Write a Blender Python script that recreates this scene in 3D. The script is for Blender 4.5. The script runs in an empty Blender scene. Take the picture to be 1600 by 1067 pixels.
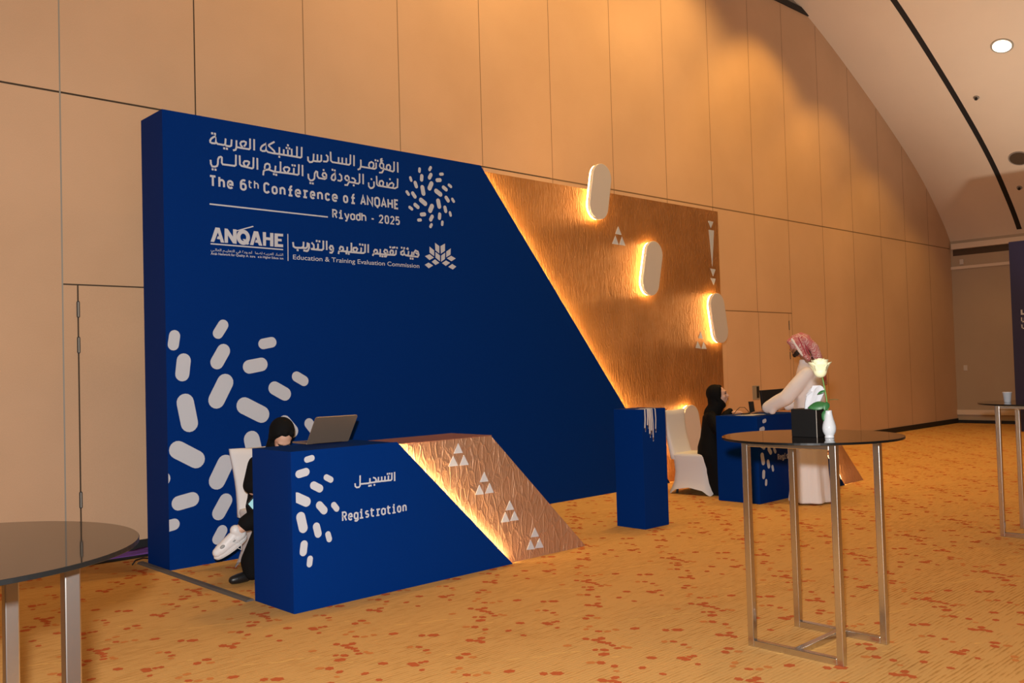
import bpy, bmesh, math, random
from mathutils import Vector, Matrix
random.seed(7)
S = bpy.context.scene
COL = S.collection
PI = math.pi

# ------------------------------------------------------------------ camera
YAW, PITCH, ROLL, FPX = 0.75763, 0.03004, -0.02845, 1422.23
cy, sy, cp, sp = math.cos(YAW), math.sin(YAW), math.cos(PITCH), math.sin(PITCH)
FW = Vector((sy*cp, cy*cp, sp)); RT = Vector((cy, -sy, 0)); UP = RT.cross(FW)
R2 = RT*math.cos(ROLL) + UP*math.sin(ROLL); U2 = UP*math.cos(ROLL) - RT*math.sin(ROLL)
cam_d = bpy.data.cameras.new('camera'); cam = bpy.data.objects.new('camera', cam_d); COL.objects.link(cam)
cam_d.sensor_width = 36.0; cam_d.lens = 36.0*FPX/1600.0; cam_d.clip_start = 0.05; cam_d.clip_end = 200
EYE = Vector((0, 0, 1.52))
M3 = Matrix((R2, U2, -FW)).transposed()
cam.matrix_world = Matrix.Translation(EYE) @ M3.to_4x4()
S.camera = cam

# ------------------------------------------------------------------ exposure, world, lights
S.view_settings.view_transform = 'Standard'; S.view_settings.look = 'None'
S.view_settings.exposure = 0.0; S.view_settings.gamma = 1.0; S.view_settings.use_curve_mapping = False
W = bpy.data.worlds.new('hall_ambience'); S.world = W; W.use_nodes = True
W.node_tree.nodes['Background'].inputs[0].default_value = (1.0, 0.82, 0.62, 1)
W.node_tree.nodes['Background'].inputs[1].default_value = 0.15

def lamp(name, typ, loc, energy, color, aim=None, **kw):
    d = bpy.data.lights.new(name, typ); d.energy = energy; d.color = color
    for k, v in kw.items(): setattr(d, k, v)
    o = bpy.data.objects.new(name, d); COL.objects.link(o); o.location = loc
    if aim is not None:
        o.rotation_euler = (Vector(aim)-Vector(loc)).to_track_quat('-Z', 'Y').to_euler()
    return o
# the photographer's flash, just above the lens
fl = EYE + U2*0.17 - R2*0.05 - FW*0.02
lamp('camera_flash', 'SPOT', fl, 1650, (1.0, 0.965, 0.93), aim=fl+FW*5+U2*0.3, spot_size=math.radians(112), spot_blend=0.55, shadow_soft_size=0.035)
# warm recessed wall washers in the vault, a couple of metres off the panelled wall
WARM = (1.0, 0.57, 0.13)
for (lx, lz, e) in ((4.0, 8.0, 110), (6.4, 8.4, 330), (8.8, 8.6, 470), (11.2, 8.5, 460), (13.6, 8.1, 300), (15.8, 7.35, 150), (17.8, 6.4, 80), (19.7, 5.35, 35)):
    lamp('wall_washer_lamp', 'SPOT', (lx, 6.3, lz), e, WARM if lx > 13 else (1.0, 0.63, 0.22), aim=(lx, 8.17, lz-5.5), spot_size=math.radians(88 if lx > 13 else 100), spot_blend=0.55 if lx > 13 else 0.8, shadow_soft_size=0.10)
# softer house downlights over the floor
for (lx, ly, lz, e) in ((7.0, 3.6, 8.5, 200), (11.5, 3.8, 8.5, 230), (16.0, 3.8, 7.2, 105), (17.37, 5.5, 6.9, 80), (5.0, -1.5, 8.0, 180), (11.0, -1.0, 8.4, 180)):
    lamp('downlight_lamp', 'SPOT', (lx, ly, lz), e, (1.0, 0.60, 0.20), aim=(lx, ly, 0), spot_size=math.radians(130), spot_blend=0.9, shadow_soft_size=0.15)

# unseen fill spots, added only to brighten the vault; no fixtures stand here
for (lx, ly, ax, ay, az, e) in ((14.2, 3.6, 15.6, 4.4, 8.0, 620), (18.0, 4.2, 18.9, 4.7, 6.0, 480)):
    lamp('vault_fill_lamp', 'SPOT', (lx, ly, 0.5), e, (1.0, 0.93, 0.80), aim=(ax, ay, az), spot_size=math.radians(84), spot_blend=1.0, shadow_soft_size=0.15)

# ------------------------------------------------------------------ materials
def mat(name, color, rough=0.6, metal=0.0, spec=0.5, emit=None, estr=0.0, ior=1.5):
    m = bpy.data.materials.new(name); m.use_nodes = True
    b = m.node_tree.nodes['Principled BSDF']
    b.inputs['Base Color'].default_value = (*color, 1); b.inputs['Roughness'].default_value = rough
    b.inputs['Metallic'].default_value = metal; b.inputs['Specular IOR Level'].default_value = spec; b.inputs['IOR'].default_value = ior
    if emit:
        b.inputs['Emission Color'].default_value = (*emit, 1); b.inputs['Emission Strength'].default_value = estr
    return m
class NT:
    """small helper over a material's node tree"""
    def __init__(s, m): s.t = m.node_tree; s.b = s.t.nodes['Principled BSDF']
    def n(s, typ, **kw):
        x = s.t.nodes.new(typ)
        for k, v in kw.items():
            if isinstance(k, str) and k.startswith('_'): setattr(x, k[1:], v)
            else: x.inputs[k.replace('__', ' ')].default_value = v
        return x
    def l(s, a, b): s.t.links.new(a, b)
    def coords(s, scale=(1, 1, 1), rot=(0, 0, 0)):
        tc = s.n('ShaderNodeTexCoord'); mp = s.n('ShaderNodeMapping'); mp.inputs['Scale'].default_value = scale; mp.inputs['Rotation'].default_value = rot
        s.l(tc.outputs['Object'], mp.inputs['Vector']); return mp.outputs['Vector']
    def noise(s, vec, scale, detail=3, rough=0.55, dist=0.0):
        x = s.n('ShaderNodeTexNoise', Scale=scale, Detail=detail, Roughness=rough, Distortion=dist); s.l(vec, x.inputs['Vector']); return x.outputs['Fac']
    def ramp(s, fac, stops):
        r = s.n('ShaderNodeValToRGB'); e = r.color_ramp.elements
        while len(e) < len(stops): e.new(0.5)
        for q, (p, c) in zip(e, stops): q.position = p; q.color = (*c, 1) if len(c) == 3 else c
        s.l(fac, r.inputs['Fac']); return r.outputs['Color']
    def bump(s, height, strength, dist=0.01):
        x = s.n('ShaderNodeBump', Strength=strength, Distance=dist); s.l(height, x.inputs['Height']); s.l(x.outputs['Normal'], s.b.inputs['Normal']); return x
    def base(s, c): s.l(c, s.b.inputs['Base Color'])

def fabric_wall(name, c0, c1):
    m = mat(name, c0, 0.8, spec=0.25); t = NT(m)
    v = t.coords((1, 1, 1))
    f = t.noise(t.coords((260, 260, 90)), 1.0, 2); g = t.noise(v, 0.6, 4)
    mx = t.n('ShaderNodeMath', _operation='MULTIPLY_ADD'); t.l(f, mx.inputs[0]); mx.inputs[1].default_value = 0.55
    t.l(g, mx.inputs[2]); 
    t.base(t.ramp(mx.outputs[0], [(0.45, c0), (1.0, c1)])); t.bump(f, 0.12, 0.004); return m
M = {}
M['wall'] = fabric_wall('wall_fabric', (0.55, 0.345, 0.205), (0.65, 0.415, 0.255))
M['wall_far'] = fabric_wall('far_wall_paint', (0.42, 0.32, 0.22), (0.47, 0.36, 0.25))
M['ceil'] = fabric_wall('ceiling_plaster', (0.70, 0.57, 0.44), (0.76, 0.62, 0.48))
M['seam'] = mat('seam_shadow_gap', (0.05, 0.03, 0.015), 0.8)
M['seam_soft'] = mat('soft_seam', (0.20, 0.115, 0.05), 0.8)
M['seam_light'] = mat('seam_metal_edge', (0.36, 0.33, 0.28), 0.45, 0.3)
M['black'] = mat('black_trim', (0.006, 0.006, 0.007), 0.6)
M['gray'] = mat('gray_fascia', (0.30, 0.26, 0.22), 0.7)
M['brown'] = mat('brown_slot', (0.075, 0.045, 0.022), 0.7)
def blue_mat():
    m = mat('blue_printed_fabric', (0.0004, 0.022, 0.14), 0.6, spec=0.04); t = NT(m)
    f = t.noise(t.coords((420, 420, 420)), 1.0, 2)
    t.base(t.ramp(f, [(0.3, (0.0001, 0.0195, 0.135)), (0.75, (0.0002, 0.029, 0.195))])); t.bump(f, 0.15, 0.002); return m
M['blue'] = blue_mat()
M['navy'] = mat('navy_panel', (0.012, 0.014, 0.07), 0.6)
M['vinyl'] = mat('pale_grey_vinyl', (0.50, 0.525, 0.585), 0.6, spec=0.15)
M['white_face'] = mat('white_capsule_face', (0.62, 0.56, 0.50), 0.5)
M['led'] = mat('warm_led', (1, 0.8, 0.5), 0.5, emit=(1.0, 0.60, 0.23), estr=24)
M['led_soft'] = mat('warm_led_strip', (1, 0.8, 0.5), 0.5, emit=(1.0, 0.63, 0.25), estr=230)
def copper_mat(name, c0, c1, stretch, strength):
    m = mat(name, c0, 0.34, 0.5); t = NT(m)
    v = t.coords(stretch)
    w = t.noise(v, 1.0, 5, 0.62, 1.4); w2 = t.noise(t.coords((3, 3, 3)), 1.0, 3)
    vo = t.n('ShaderNodeTexVoronoi', Scale=1.0); vo.feature = 'DISTANCE_TO_EDGE'
    mv = t.n('ShaderNodeMixRGB', Fac=0.35); mv.blend_type = 'ADD'
    t.l(v, mv.inputs[1]); t.l(w, mv.inputs[2]); t.l(mv.outputs[0], vo.inputs['Vector'])
    cr = t.n('ShaderNodeMath', _operation='MINIMUM'); t.l(vo.outputs['Distance'], cr.inputs[0]); cr.inputs[1].default_value = 0.12
    ad = t.n('ShaderNodeMath', _operation='MULTIPLY_ADD'); t.l(cr.outputs[0], ad.inputs[0]); ad.inputs[1].default_value = -2.2; t.l(w, ad.inputs[2])
    t.base(t.ramp(w2, [(0.3, c0), (0.7, c1)]))
    t.bump(ad.outputs[0], strength, 0.012)
    r = t.n('ShaderNodeMath', _operation='MULTIPLY_ADD'); t.l(w, r.inputs[0]); r.inputs[1].default_value = 0.35; r.inputs[2].default_value = 0.22
    t.l(r.outputs[0], t.b.inputs['Roughness'])
    return m
M['copper'] = copper_mat('crinkled_copper_foil', (0.40, 0.165, 0.04), (0.50, 0.215, 0.06), (30, 30, 6), 0.95)
M['copper_desk'] = copper_mat('creased_copper_foil', (0.46, 0.26, 0.16), (0.53, 0.31, 0.195), (15, 15, 6), 0.95)
M['copper_top'] = mat('matte_copper_top', (0.30, 0.13, 0.085), 0.45, 0.3)
M['chrome'] = mat('polished_chrome_steel', (0.62, 0.60, 0.58), 0.24, 1.0)
M['glass'] = mat('dark_tinted_glass', (0.012, 0.009, 0.007), 0.03, 0.0, ior=1.65)
M['glass_edge'] = mat('dark_glass_edge', (0.004, 0.004, 0.004), 0.35, spec=0.2)
M['black_leather'] = mat('black_leatherette', (0.0045, 0.004, 0.004), 0.5, spec=0.25)
M['black_plastic'] = mat('black_plastic', (0.008, 0.008, 0.009), 0.4)
M['ceramic'] = mat('white_glazed_ceramic', (0.52, 0.53, 0.55), 0.12)
M['paper'] = mat('white_tissue_paper', (0.50, 0.50, 0.53), 0.8)
M['abaya'] = mat('black_abaya_cloth', (0.0045, 0.0042, 0.0045), 0.85, spec=0.15)
M['skin'] = mat('skin', (0.60, 0.35, 0.25), 0.5)
M['skin_dark'] = mat('tan_skin', (0.30, 0.14, 0.075), 0.5)
M['beard'] = mat('dark_beard_hair', (0.012, 0.007, 0.005), 0.7)
M['lip'] = mat('lip', (0.28, 0.07, 0.06), 0.5)
M['thobe'] = mat('white_thobe_cloth', (0.78, 0.75, 0.76), 0.8, spec=0.2)
M['spandex'] = mat('white_stretch_cover', (0.66, 0.645, 0.66), 0.75, spec=0.2)
M['shoe_white'] = mat('white_shoe_leather', (0.68, 0.66, 0.66), 0.5)
M['shoe_grey'] = mat('grey_shoe_panel', (0.28, 0.28, 0.28), 0.5)
M['alu'] = mat('brushed_aluminium', (0.30, 0.22, 0.16), 0.42, 0.6)
M['screen'] = mat('lit_screen', (0.2, 0.4, 0.42), 0.3, emit=(0.45, 0.75, 0.78), estr=0.5)
M['strap'] = mat('white_ribbon', (0.62, 0.60, 0.60), 0.7)
M['gold'] = mat('gold_foil', (0.80, 0.48, 0.16), 0.25, 1.0)
M['purple'] = mat('purple_cloth', (0.16, 0.055, 0.30), 0.8)
M['rubber'] = mat('grey_rubber', (0.085, 0.075, 0.07), 0.7)
M['leaf'] = mat('green_leaf', (0.022, 0.115, 0.030), 0.45)
M['stem'] = mat('green_stem', (0.09, 0.22, 0.04), 0.5)
M['petal'] = mat('cream_rose_petal', (0.72, 0.71, 0.46), 0.6)
M['lamp_on'] = mat('lit_downlight', (1, 0.9, 0.7), 0.5, emit=(1.0, 0.80, 0.50), estr=14)
def check_cloth():
    m = mat('red_white_checked_cloth', (0.6, 0.3, 0.3), 0.85, spec=0.15); t = NT(m)
    c = t.n('ShaderNodeTexChecker', Scale=1.0); t.l(t.coords((95, 95, 95), (0.5, 0.4, 0.5)), c.inputs['Vector'])
    c.inputs['Color1'].default_value = (0.70, 0.60, 0.56, 1); c.inputs['Color2'].default_value = (0.42, 0.045, 0.085, 1)
    n_ = t.noise(t.coords((18, 18, 6)), 1.0, 2)
    mx = t.n('ShaderNodeMixRGB'); t.l(t.ramp(n_, [(0.48, (0, 0, 0)), (0.6, (1, 1, 1))]), mx.inputs[0]); t.l(c.outputs['Color'], mx.inputs[1]); mx.inputs[2].default_value = (0.50, 0.16, 0.17, 1)
    t.base(mx.outputs[0]); return m
M['ghutra'] = check_cloth()
M['red_stripe'] = mat('red_stripe', (0.42, 0.06, 0.09), 0.85)
def carpet():
    m = mat('orange_ribbed_carpet', (0.5, 0.27, 0.09), 0.95, spec=0.1); t = NT(m)
    wv = t.n('ShaderNodeTexWave', Scale=1.0, Distortion=1.6, Detail=2.0); wv.inputs['Detail Scale'].default_value = 0.6
    wv.wave_type = 'BANDS'; wv.bands_direction = 'Y'
    t.l(t.coords((0.6, 13, 1), (0, 0, 0.05)), wv.inputs['Vector'])
    st = t.noise(t.coords((7, 60, 1)), 1.0, 3); big = t.noise(t.coords((0.9, 1.4, 1)), 1.0, 3); fine = t.noise(t.coords((300, 300, 1)), 1.0, 2)
    a = t.n('ShaderNodeMath', _operation='MULTIPLY_ADD'); t.l(wv.outputs['Fac'], a.inputs[0]); a.inputs[1].default_value = 0.30; t.l(st, a.inputs[2])
    b = t.n('ShaderNodeMath', _operation='MULTIPLY_ADD'); t.l(fine, b.inputs[0]); b.inputs[1].default_value = 0.5; t.l(a.outputs[0], b.inputs[2])
    c = t.n('ShaderNodeMath', _operation='MULTIPLY_ADD'); t.l(big, c.inputs[0]); c.inputs[1].default_value = 0.5; t.l(b.outputs[0], c.inputs[2])
    t.base(t.ramp(c.outputs[0], [(0.62, (0.36, 0.175, 0.044)), (1.0, (0.52, 0.27, 0.074)), (1.3, (0.62, 0.35, 0.115))]))
    t.bump(b.outputs[0], 0.3, 0.006); return m
M['carpet'] = carpet()
M['leaf_red'] = mat('carpet_red_leaf', (0.50, 0.115, 0.032), 0.95, spec=0.1)
M['leaf_orange'] = mat('carpet_orange_leaf', (0.58, 0.215, 0.055), 0.95, spec=0.1)
M['leaf_gold'] = mat('carpet_gold_stroke', (0.72, 0.42, 0.13), 0.95, spec=0.1)

# ------------------------------------------------------------------ traced lettering and carpet repeat (metres)
AR_TITLE=[[[3.4331,3.5426],[3.433,3.4848],[3.4261,3.4756],[3.398,3.4736],[3.3846,3.4791],[3.3827,3.4933],[3.3931,3.511],[3.413,3.5265],[3.4318,3.5359]],[[3.4331,3.4864],[3.4486,3.4736],[3.4998,3.4726],[3.5159,3.4794],[3.5204,3.5306]],[[3.5158,3.4772],[3.5254,3.4699],[3.5542,3.4687],[3.5699,3.4776],[3.5745,3.5308]],[[3.4013,3.5559]],[[3.426,3.5555]],[[3.5061,3.4453]],[[3.5301,3.445]],[[3.618,3.5309],[3.6167,3.4687],[3.6076,3.447],[3.5853,3.4394]],[[3.6192,3.4729],[3.656,3.4706],[3.7328,3.4708],[3.7425,3.4811],[3.7443,3.5652]],[[3.6738,3.4798],[3.6576,3.494],[3.6527,3.5097],[3.663,3.5251],[3.6879,3.5327],[3.7043,3.5275],[3.704,3.5119],[3.6869,3.4873]],[[3.782,3.5654],[3.7799,3.4677]],[[3.8942,3.5416],[3.8943,3.4899],[3.8836,3.4771],[3.8591,3.4736],[3.8435,3.4797],[3.8426,3.4947],[3.854,3.5148],[3.8756,3.531],[3.8942,3.5405]],[[3.8942,3.4871],[3.911,3.4721],[3.9633,3.4683],[3.9772,3.477],[3.9731,3.49],[3.9215,3.5277],[3.923,3.538],[3.9769,3.5727]],[[3.9633,3.4683],[4.0131,3.4697],[4.022,3.4778],[4.0233,3.5314]],[[4.0131,3.4697],[4.1298,3.4691],[4.1446,3.477],[4.1447,3.535]],[[4.0657,3.5177],[4.0646,3.4719]],[[4.1062,3.5196],[4.1051,3.4719]],[[4.0207,3.4458]],[[4.1084,3.5612]],[[4.0945,3.5351]],[[4.1218,3.5345]],[[4.1298,3.4691],[4.1842,3.4687],[4.196,3.4773],[4.198,3.5641]],[[4.1842,3.4687],[4.2293,3.4669],[4.2425,3.4769],[4.246,3.5654]],[[3.384,3.3312],[3.3856,3.2976],[3.397,3.2777],[3.4194,3.2774],[3.4393,3.2865],[3.447,3.3059],[3.4495,3.344],[3.4589,3.3627],[3.4749,3.3692],[3.4839,3.364],[3.4819,3.3215],[3.4907,3.3075],[3.5972,3.3087],[3.6084,3.3178],[3.6114,3.4059]],[[3.4004,3.2539]],[[3.4257,3.2535]],[[3.6446,3.4051],[3.6448,3.3299],[3.6586,3.3169],[3.7561,3.3077],[3.7689,3.3171],[3.7732,3.4055]],[[3.7057,3.3121],[3.6836,3.3296],[3.6792,3.3455],[3.6902,3.3619],[3.7157,3.3654],[3.7304,3.3596],[3.7301,3.3469],[3.7118,3.3195]],[[3.808,3.4048],[3.807,3.3043]],[[3.8787,3.3109],[3.8768,3.3358],[3.884,3.3593],[3.9026,3.3702],[3.9228,3.3656],[3.9284,3.3427],[3.9168,3.3198],[3.8799,3.311],[3.8663,3.2997],[3.8617,3.2611]],[[3.9168,3.3186],[3.9659,3.307],[3.9772,3.3141],[3.9826,3.3612]],[[3.9659,3.307],[4.0188,3.3081],[4.0296,3.3175],[4.0316,3.4047]],[[3.9641,3.2841]],[[3.987,3.2814]],[[4.0188,3.3081],[4.1483,3.3098],[4.1601,3.3188],[4.1624,3.3651]],[[4.0879,3.3096],[4.0663,3.3296],[4.0617,3.3461],[4.0746,3.3609],[4.1019,3.3645],[4.1176,3.3574],[4.1173,3.3437],[4.0976,3.3148]],[[4.1489,3.388]],[[4.1732,3.3878]],[[4.1483,3.3098],[4.1964,3.3079],[4.2102,3.3177],[4.2136,3.4047]],[[4.2498,3.4038],[4.2487,3.3029]],[[4.3079,3.4883],[4.3086,3.4543],[4.3243,3.4394],[4.3485,3.4441],[4.3634,3.459],[4.3682,3.5217]],[[4.3633,3.4568],[4.3957,3.4563],[4.4065,3.4649],[4.4079,3.5223]],[[4.3998,3.4568],[4.4324,3.4599],[4.4466,3.4704],[4.4479,3.5237]],[[4.4974,3.5307],[4.5161,3.5175],[4.516,3.4829],[4.5025,3.4687],[4.4653,3.4658]],[[4.5464,3.5667],[4.5476,3.4843],[4.5648,3.4722],[4.7426,3.4714],[4.7593,3.4854],[4.7634,3.5707]],[[4.6317,3.5279],[4.6303,3.4731]],[[4.6716,3.5298],[4.67,3.4719]],[[4.716,3.5324],[4.7143,3.472]],[[4.8023,3.5703],[4.7995,3.4672]],[[4.8773,3.5385],[4.8774,3.4791],[4.8643,3.4491],[4.8395,3.4385]],[[4.8816,3.4722],[5.0327,3.4712],[5.0511,3.4834],[5.0525,3.5341]],[[4.979,3.4716],[4.9663,3.4969],[4.976,3.5222],[4.9986,3.5342],[5.0208,3.5245],[5.0236,3.4986],[5.0058,3.4722]],[[5.0451,3.5556]],[[5.0721,3.5541]],[[5.1357,3.487],[5.1083,3.4887],[5.0925,3.5077],[5.1005,3.533],[5.1227,3.5421],[5.1387,3.5276],[5.1372,3.4758],[5.118,3.4468],[5.0843,3.4417]],[[5.1266,3.582],[5.1081,3.5742],[5.1077,3.5612],[5.1259,3.5607],[5.101,3.5482]],[[5.1357,3.487],[5.2459,3.4731],[5.2612,3.4858],[5.2647,3.5728]],[[5.1814,3.4815],[5.171,3.5045],[5.18,3.527],[5.2032,3.5332],[5.2176,3.5206],[5.217,3.4976],[5.2034,3.4783]],[[5.3069,3.5732],[5.3057,3.4708]],[[4.308,3.3323],[4.3094,3.2935],[4.3266,3.2736],[4.3524,3.2782],[4.3706,3.2961],[4.3751,3.3444],[4.3893,3.364],[4.403,3.3601],[4.4021,3.3243],[4.4163,3.3067],[4.4776,3.305],[4.4944,3.3157],[4.4976,3.3456],[4.4832,3.3618],[4.4634,3.3578],[4.4547,3.3402],[4.4642,3.3249],[4.4946,3.3236]],[[4.469,3.3865]],[[4.3276,3.2496]],[[4.3525,3.249]],[[4.5898,3.3718],[4.5918,3.3213],[4.5772,3.305],[4.5564,3.3075],[4.5484,3.3231],[4.5591,3.3483],[4.588,3.3694]],[[4.563,3.4009]],[[4.588,3.3984]],[[4.6353,3.3739],[4.6585,3.3565],[4.661,3.3225],[4.6445,3.3081],[4.615,3.3096]],[[4.7385,3.321],[4.7103,3.3234],[4.6963,3.3393],[4.7054,3.3609],[4.7252,3.3663],[4.7402,3.3506],[4.7373,3.3062],[4.7202,3.2777],[4.6903,3.2757]],[[4.7695,3.3506],[4.7953,3.3486],[4.8122,3.3315],[4.7986,3.3099],[4.7468,3.311]],[[4.7443,3.3107],[4.842,3.3055],[4.8572,3.3192],[4.8596,3.404]],[[4.7909,3.2832]],[[4.9,3.4062],[4.8981,3.307]],[[4.9599,3.3316],[4.9624,3.2945],[4.9797,3.2786],[5.0049,3.2845],[5.0216,3.303],[5.0229,3.3482]],[[4.9939,3.3672]],[[5.0534,3.4061],[5.0547,3.3257],[5.0706,3.3133],[5.2662,3.3104],[5.2975,3.3263],[5.302,3.4112]],[[5.0959,3.3133],[5.0821,3.3365],[5.0928,3.3605],[5.1157,3.367],[5.1317,3.3523],[5.1254,3.3228],[5.1141,3.3124]],[[5.1731,3.3588],[5.1737,3.3148]],[[5.1829,3.3144],[5.207,3.3492],[5.2352,3.3625],[5.2534,3.3494],[5.243,3.3138]],[[5.2102,3.3938]]]
AR_ORG=[[[4.1387,2.6999],[4.1421,2.6616],[4.1612,2.6514],[4.2199,2.6536],[4.242,2.6668],[4.2453,2.7108]],[[4.1824,2.6316]],[[4.2286,2.6542],[4.2669,2.655],[4.2816,2.6677],[4.2847,2.7069]],[[4.2499,2.6324]],[[4.274,2.6302]],[[4.299,2.7022],[4.3013,2.6613],[4.2874,2.635],[4.2608,2.6273]],[[4.3268,2.7101],[4.3485,2.6892],[4.35,2.6569],[4.3187,2.6508]],[[4.3187,2.6508],[4.3743,2.6488],[4.3915,2.6618],[4.3925,2.7052]],[[4.3797,2.7278]],[[4.4077,2.726]],[[4.3743,2.6488],[4.4305,2.6488],[4.4467,2.6618],[4.4486,2.737]],[[4.4838,2.7377],[4.4828,2.6524]],[[4.5494,2.659],[4.5241,2.6593],[4.5131,2.6764],[4.525,2.6941],[4.5433,2.6935],[4.5521,2.6742],[4.5491,2.649],[4.5348,2.6311],[4.5108,2.6315]],[[4.6234,2.6541],[4.6217,2.6791],[4.6338,2.695],[4.6547,2.6915],[4.6612,2.6718],[4.6444,2.6536],[4.6234,2.6541],[4.6115,2.6473],[4.6075,2.625]],[[4.6468,2.6557],[4.6878,2.6525],[4.7022,2.6636],[4.7043,2.698]],[[4.6878,2.6525],[4.7315,2.6514],[4.7484,2.6627],[4.7505,2.7398]],[[4.6932,2.6367]],[[4.7191,2.6344]],[[4.7315,2.6514],[4.8391,2.6506],[4.8563,2.6619],[4.8587,2.703]],[[4.7864,2.6551],[4.7677,2.6721],[4.7731,2.6928],[4.8043,2.697],[4.816,2.6857],[4.7984,2.656]],[[4.845,2.7306]],[[4.874,2.7296]],[[4.8391,2.6506],[4.8827,2.6514],[4.9001,2.6628],[4.9035,2.739]],[[4.9389,2.7395],[4.9366,2.6581]],[[5.0056,2.6555],[5.0037,2.6781],[5.0166,2.6935],[5.0364,2.6907],[5.0434,2.6725],[5.0267,2.6549],[5.0056,2.6555],[4.9929,2.6464],[4.9876,2.6316]],[[5.0305,2.6572],[5.0603,2.655],[5.0744,2.6663],[5.0768,2.7039]],[[5.0603,2.655],[5.1522,2.6548]],[[5.0723,2.6371]],[[5.0973,2.6346]],[[5.159,2.6678],[5.1311,2.668],[5.1189,2.6829],[5.1321,2.7015],[5.1523,2.6987],[5.1619,2.6806],[5.1561,2.6572],[5.1403,2.6352],[5.115,2.6357]],[[5.1522,2.6548],[5.2417,2.6565],[5.2588,2.6682],[5.2625,2.7064]],[[5.1969,2.6599],[5.1899,2.6825],[5.2032,2.7002],[5.2237,2.6974],[5.2282,2.6788],[5.2174,2.6591]],[[5.1939,2.7289]],[[5.2245,2.7269]],[[5.2439,2.7304]],[[5.2748,2.7283]],[[5.3589,2.713],[5.3604,2.677],[5.3417,2.663],[5.321,2.6702],[5.319,2.6891],[5.3562,2.7086]],[[5.3308,2.7344]],[[5.3608,2.7323]],[[5.3603,2.6728],[5.3809,2.6613],[5.4075,2.6673],[5.4139,2.7062]],[[5.4096,2.7379],[5.3962,2.7284],[5.4118,2.7231]],[[5.3914,2.661],[5.4336,2.6584],[5.4526,2.6703],[5.4562,2.7026]],[[5.4355,2.635]],[[5.4621,2.6345]],[[5.4336,2.6584],[5.5243,2.6578],[5.5384,2.6781],[5.5286,2.7097],[5.4994,2.7185],[5.4772,2.6933],[5.4736,2.6609]],[[5.4987,2.6969],[5.5251,2.6815]]]
AR_DESK=[[[3.4463,0.7792],[3.4478,0.7591],[3.4582,0.7504],[3.4767,0.7502],[3.4854,0.7594],[3.4884,0.8281]],[[3.4878,0.7703],[3.5574,0.7682],[3.5656,0.7732],[3.5675,0.8013]],[[3.5585,0.7502]],[[3.5725,0.7509]],[[3.5925,0.8032],[3.6097,0.797],[3.6192,0.7833],[3.609,0.7709],[3.5655,0.7701]],[[3.6024,0.7522]],[[3.609,0.7709],[3.6281,0.7715],[3.6365,0.777],[3.6378,0.8027]],[[3.6281,0.7706],[3.6556,0.7709],[3.664,0.7759],[3.6648,0.8022]],[[3.6556,0.7709],[3.6832,0.7707],[3.6906,0.7759],[3.6919,0.8022]],[[3.6832,0.7707],[3.7116,0.7701],[3.7196,0.7756],[3.721,0.8038]],[[3.7141,0.8159]],[[3.7325,0.8159]],[[3.7116,0.7701],[3.7407,0.7693],[3.7493,0.7753],[3.7512,0.8209]],[[3.7739,0.8233],[3.7731,0.7604]]]
EN_TITLE=[["T",3.367,3.4327,3.1056,3.2042],["h",3.4482,3.5063,3.1056,3.2042],["e",3.525,3.5827,3.1056,3.2042],["6",3.6418,3.7037,3.1056,3.2042],["C",3.861,3.9234,3.1056,3.2042],["o",3.9386,3.9975,3.1056,3.2042],["n",4.016,4.0739,3.1056,3.2042],["f",4.0945,4.1518,3.1056,3.2042],["e",4.1676,4.2289,3.1056,3.2042],["r",4.2428,4.3034,3.1056,3.2042],["e",4.3207,4.3756,3.1056,3.2042],["n",4.3948,4.4544,3.1056,3.2042],["c",4.4763,4.5309,3.1056,3.2042],["e",4.5506,4.6118,3.1056,3.2042],["o",4.6706,4.7262,3.1056,3.2042],["f",4.7517,4.808,3.1056,3.2042],["A",4.8599,4.9261,3.1056,3.2042],["N",4.9346,5.006,3.1056,3.2042],["Q",5.0192,5.087,3.1056,3.2042],["A",5.0958,5.1645,3.1056,3.2042],["H",5.1733,5.2382,3.1056,3.2042],["E",5.2518,5.3062,3.1056,3.2042],["t",3.7153,3.757,3.133,3.2071],["h",3.7718,3.817,3.133,3.2071]]
EN_CITY=[["R",4.5497,4.605,2.9524,3.0373],["i",4.6149,4.6699,2.9524,3.0373],["y",4.6783,4.7382,2.9524,3.0373],["a",4.744,4.7985,2.9524,3.0373],["d",4.807,4.8594,2.9524,3.0373],["h",4.868,4.9236,2.9524,3.0373],["-",4.9784,5.0161,2.9524,3.0373],["2",5.0682,5.121,2.9524,3.0373],["0",5.1364,5.187,2.9524,3.0373],["2",5.2007,5.2518,2.9524,3.0373],["5",5.2628,5.3153,2.9524,3.0373]]
EN_DESK=[["R",3.3378,3.3758,0.5364,0.6026],["e",3.3853,3.4206,0.5364,0.6026],["g",3.4296,3.4663,0.5364,0.6026],["i",3.4732,3.5103,0.5364,0.6026],["s",3.5195,3.5542,0.5364,0.6026],["t",3.5597,3.6002,0.5364,0.6026],["r",3.6085,3.6467,0.5364,0.6026],["a",3.6523,3.6909,0.5364,0.6026],["t",3.6976,3.7382,0.5364,0.6026],["i",3.7428,3.7794,0.5364,0.6026],["o",3.7874,3.8231,0.5364,0.6026],["n",3.8346,3.8707,0.5364,0.6026]]
RULE=[[3.3685,2.9597],[4.5017,2.9578]]
BAR=[[3.3704,2.6283],[4.0387,2.6257]]
VBAR=[[4.0885,2.7684],[4.0855,2.5296]]
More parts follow.
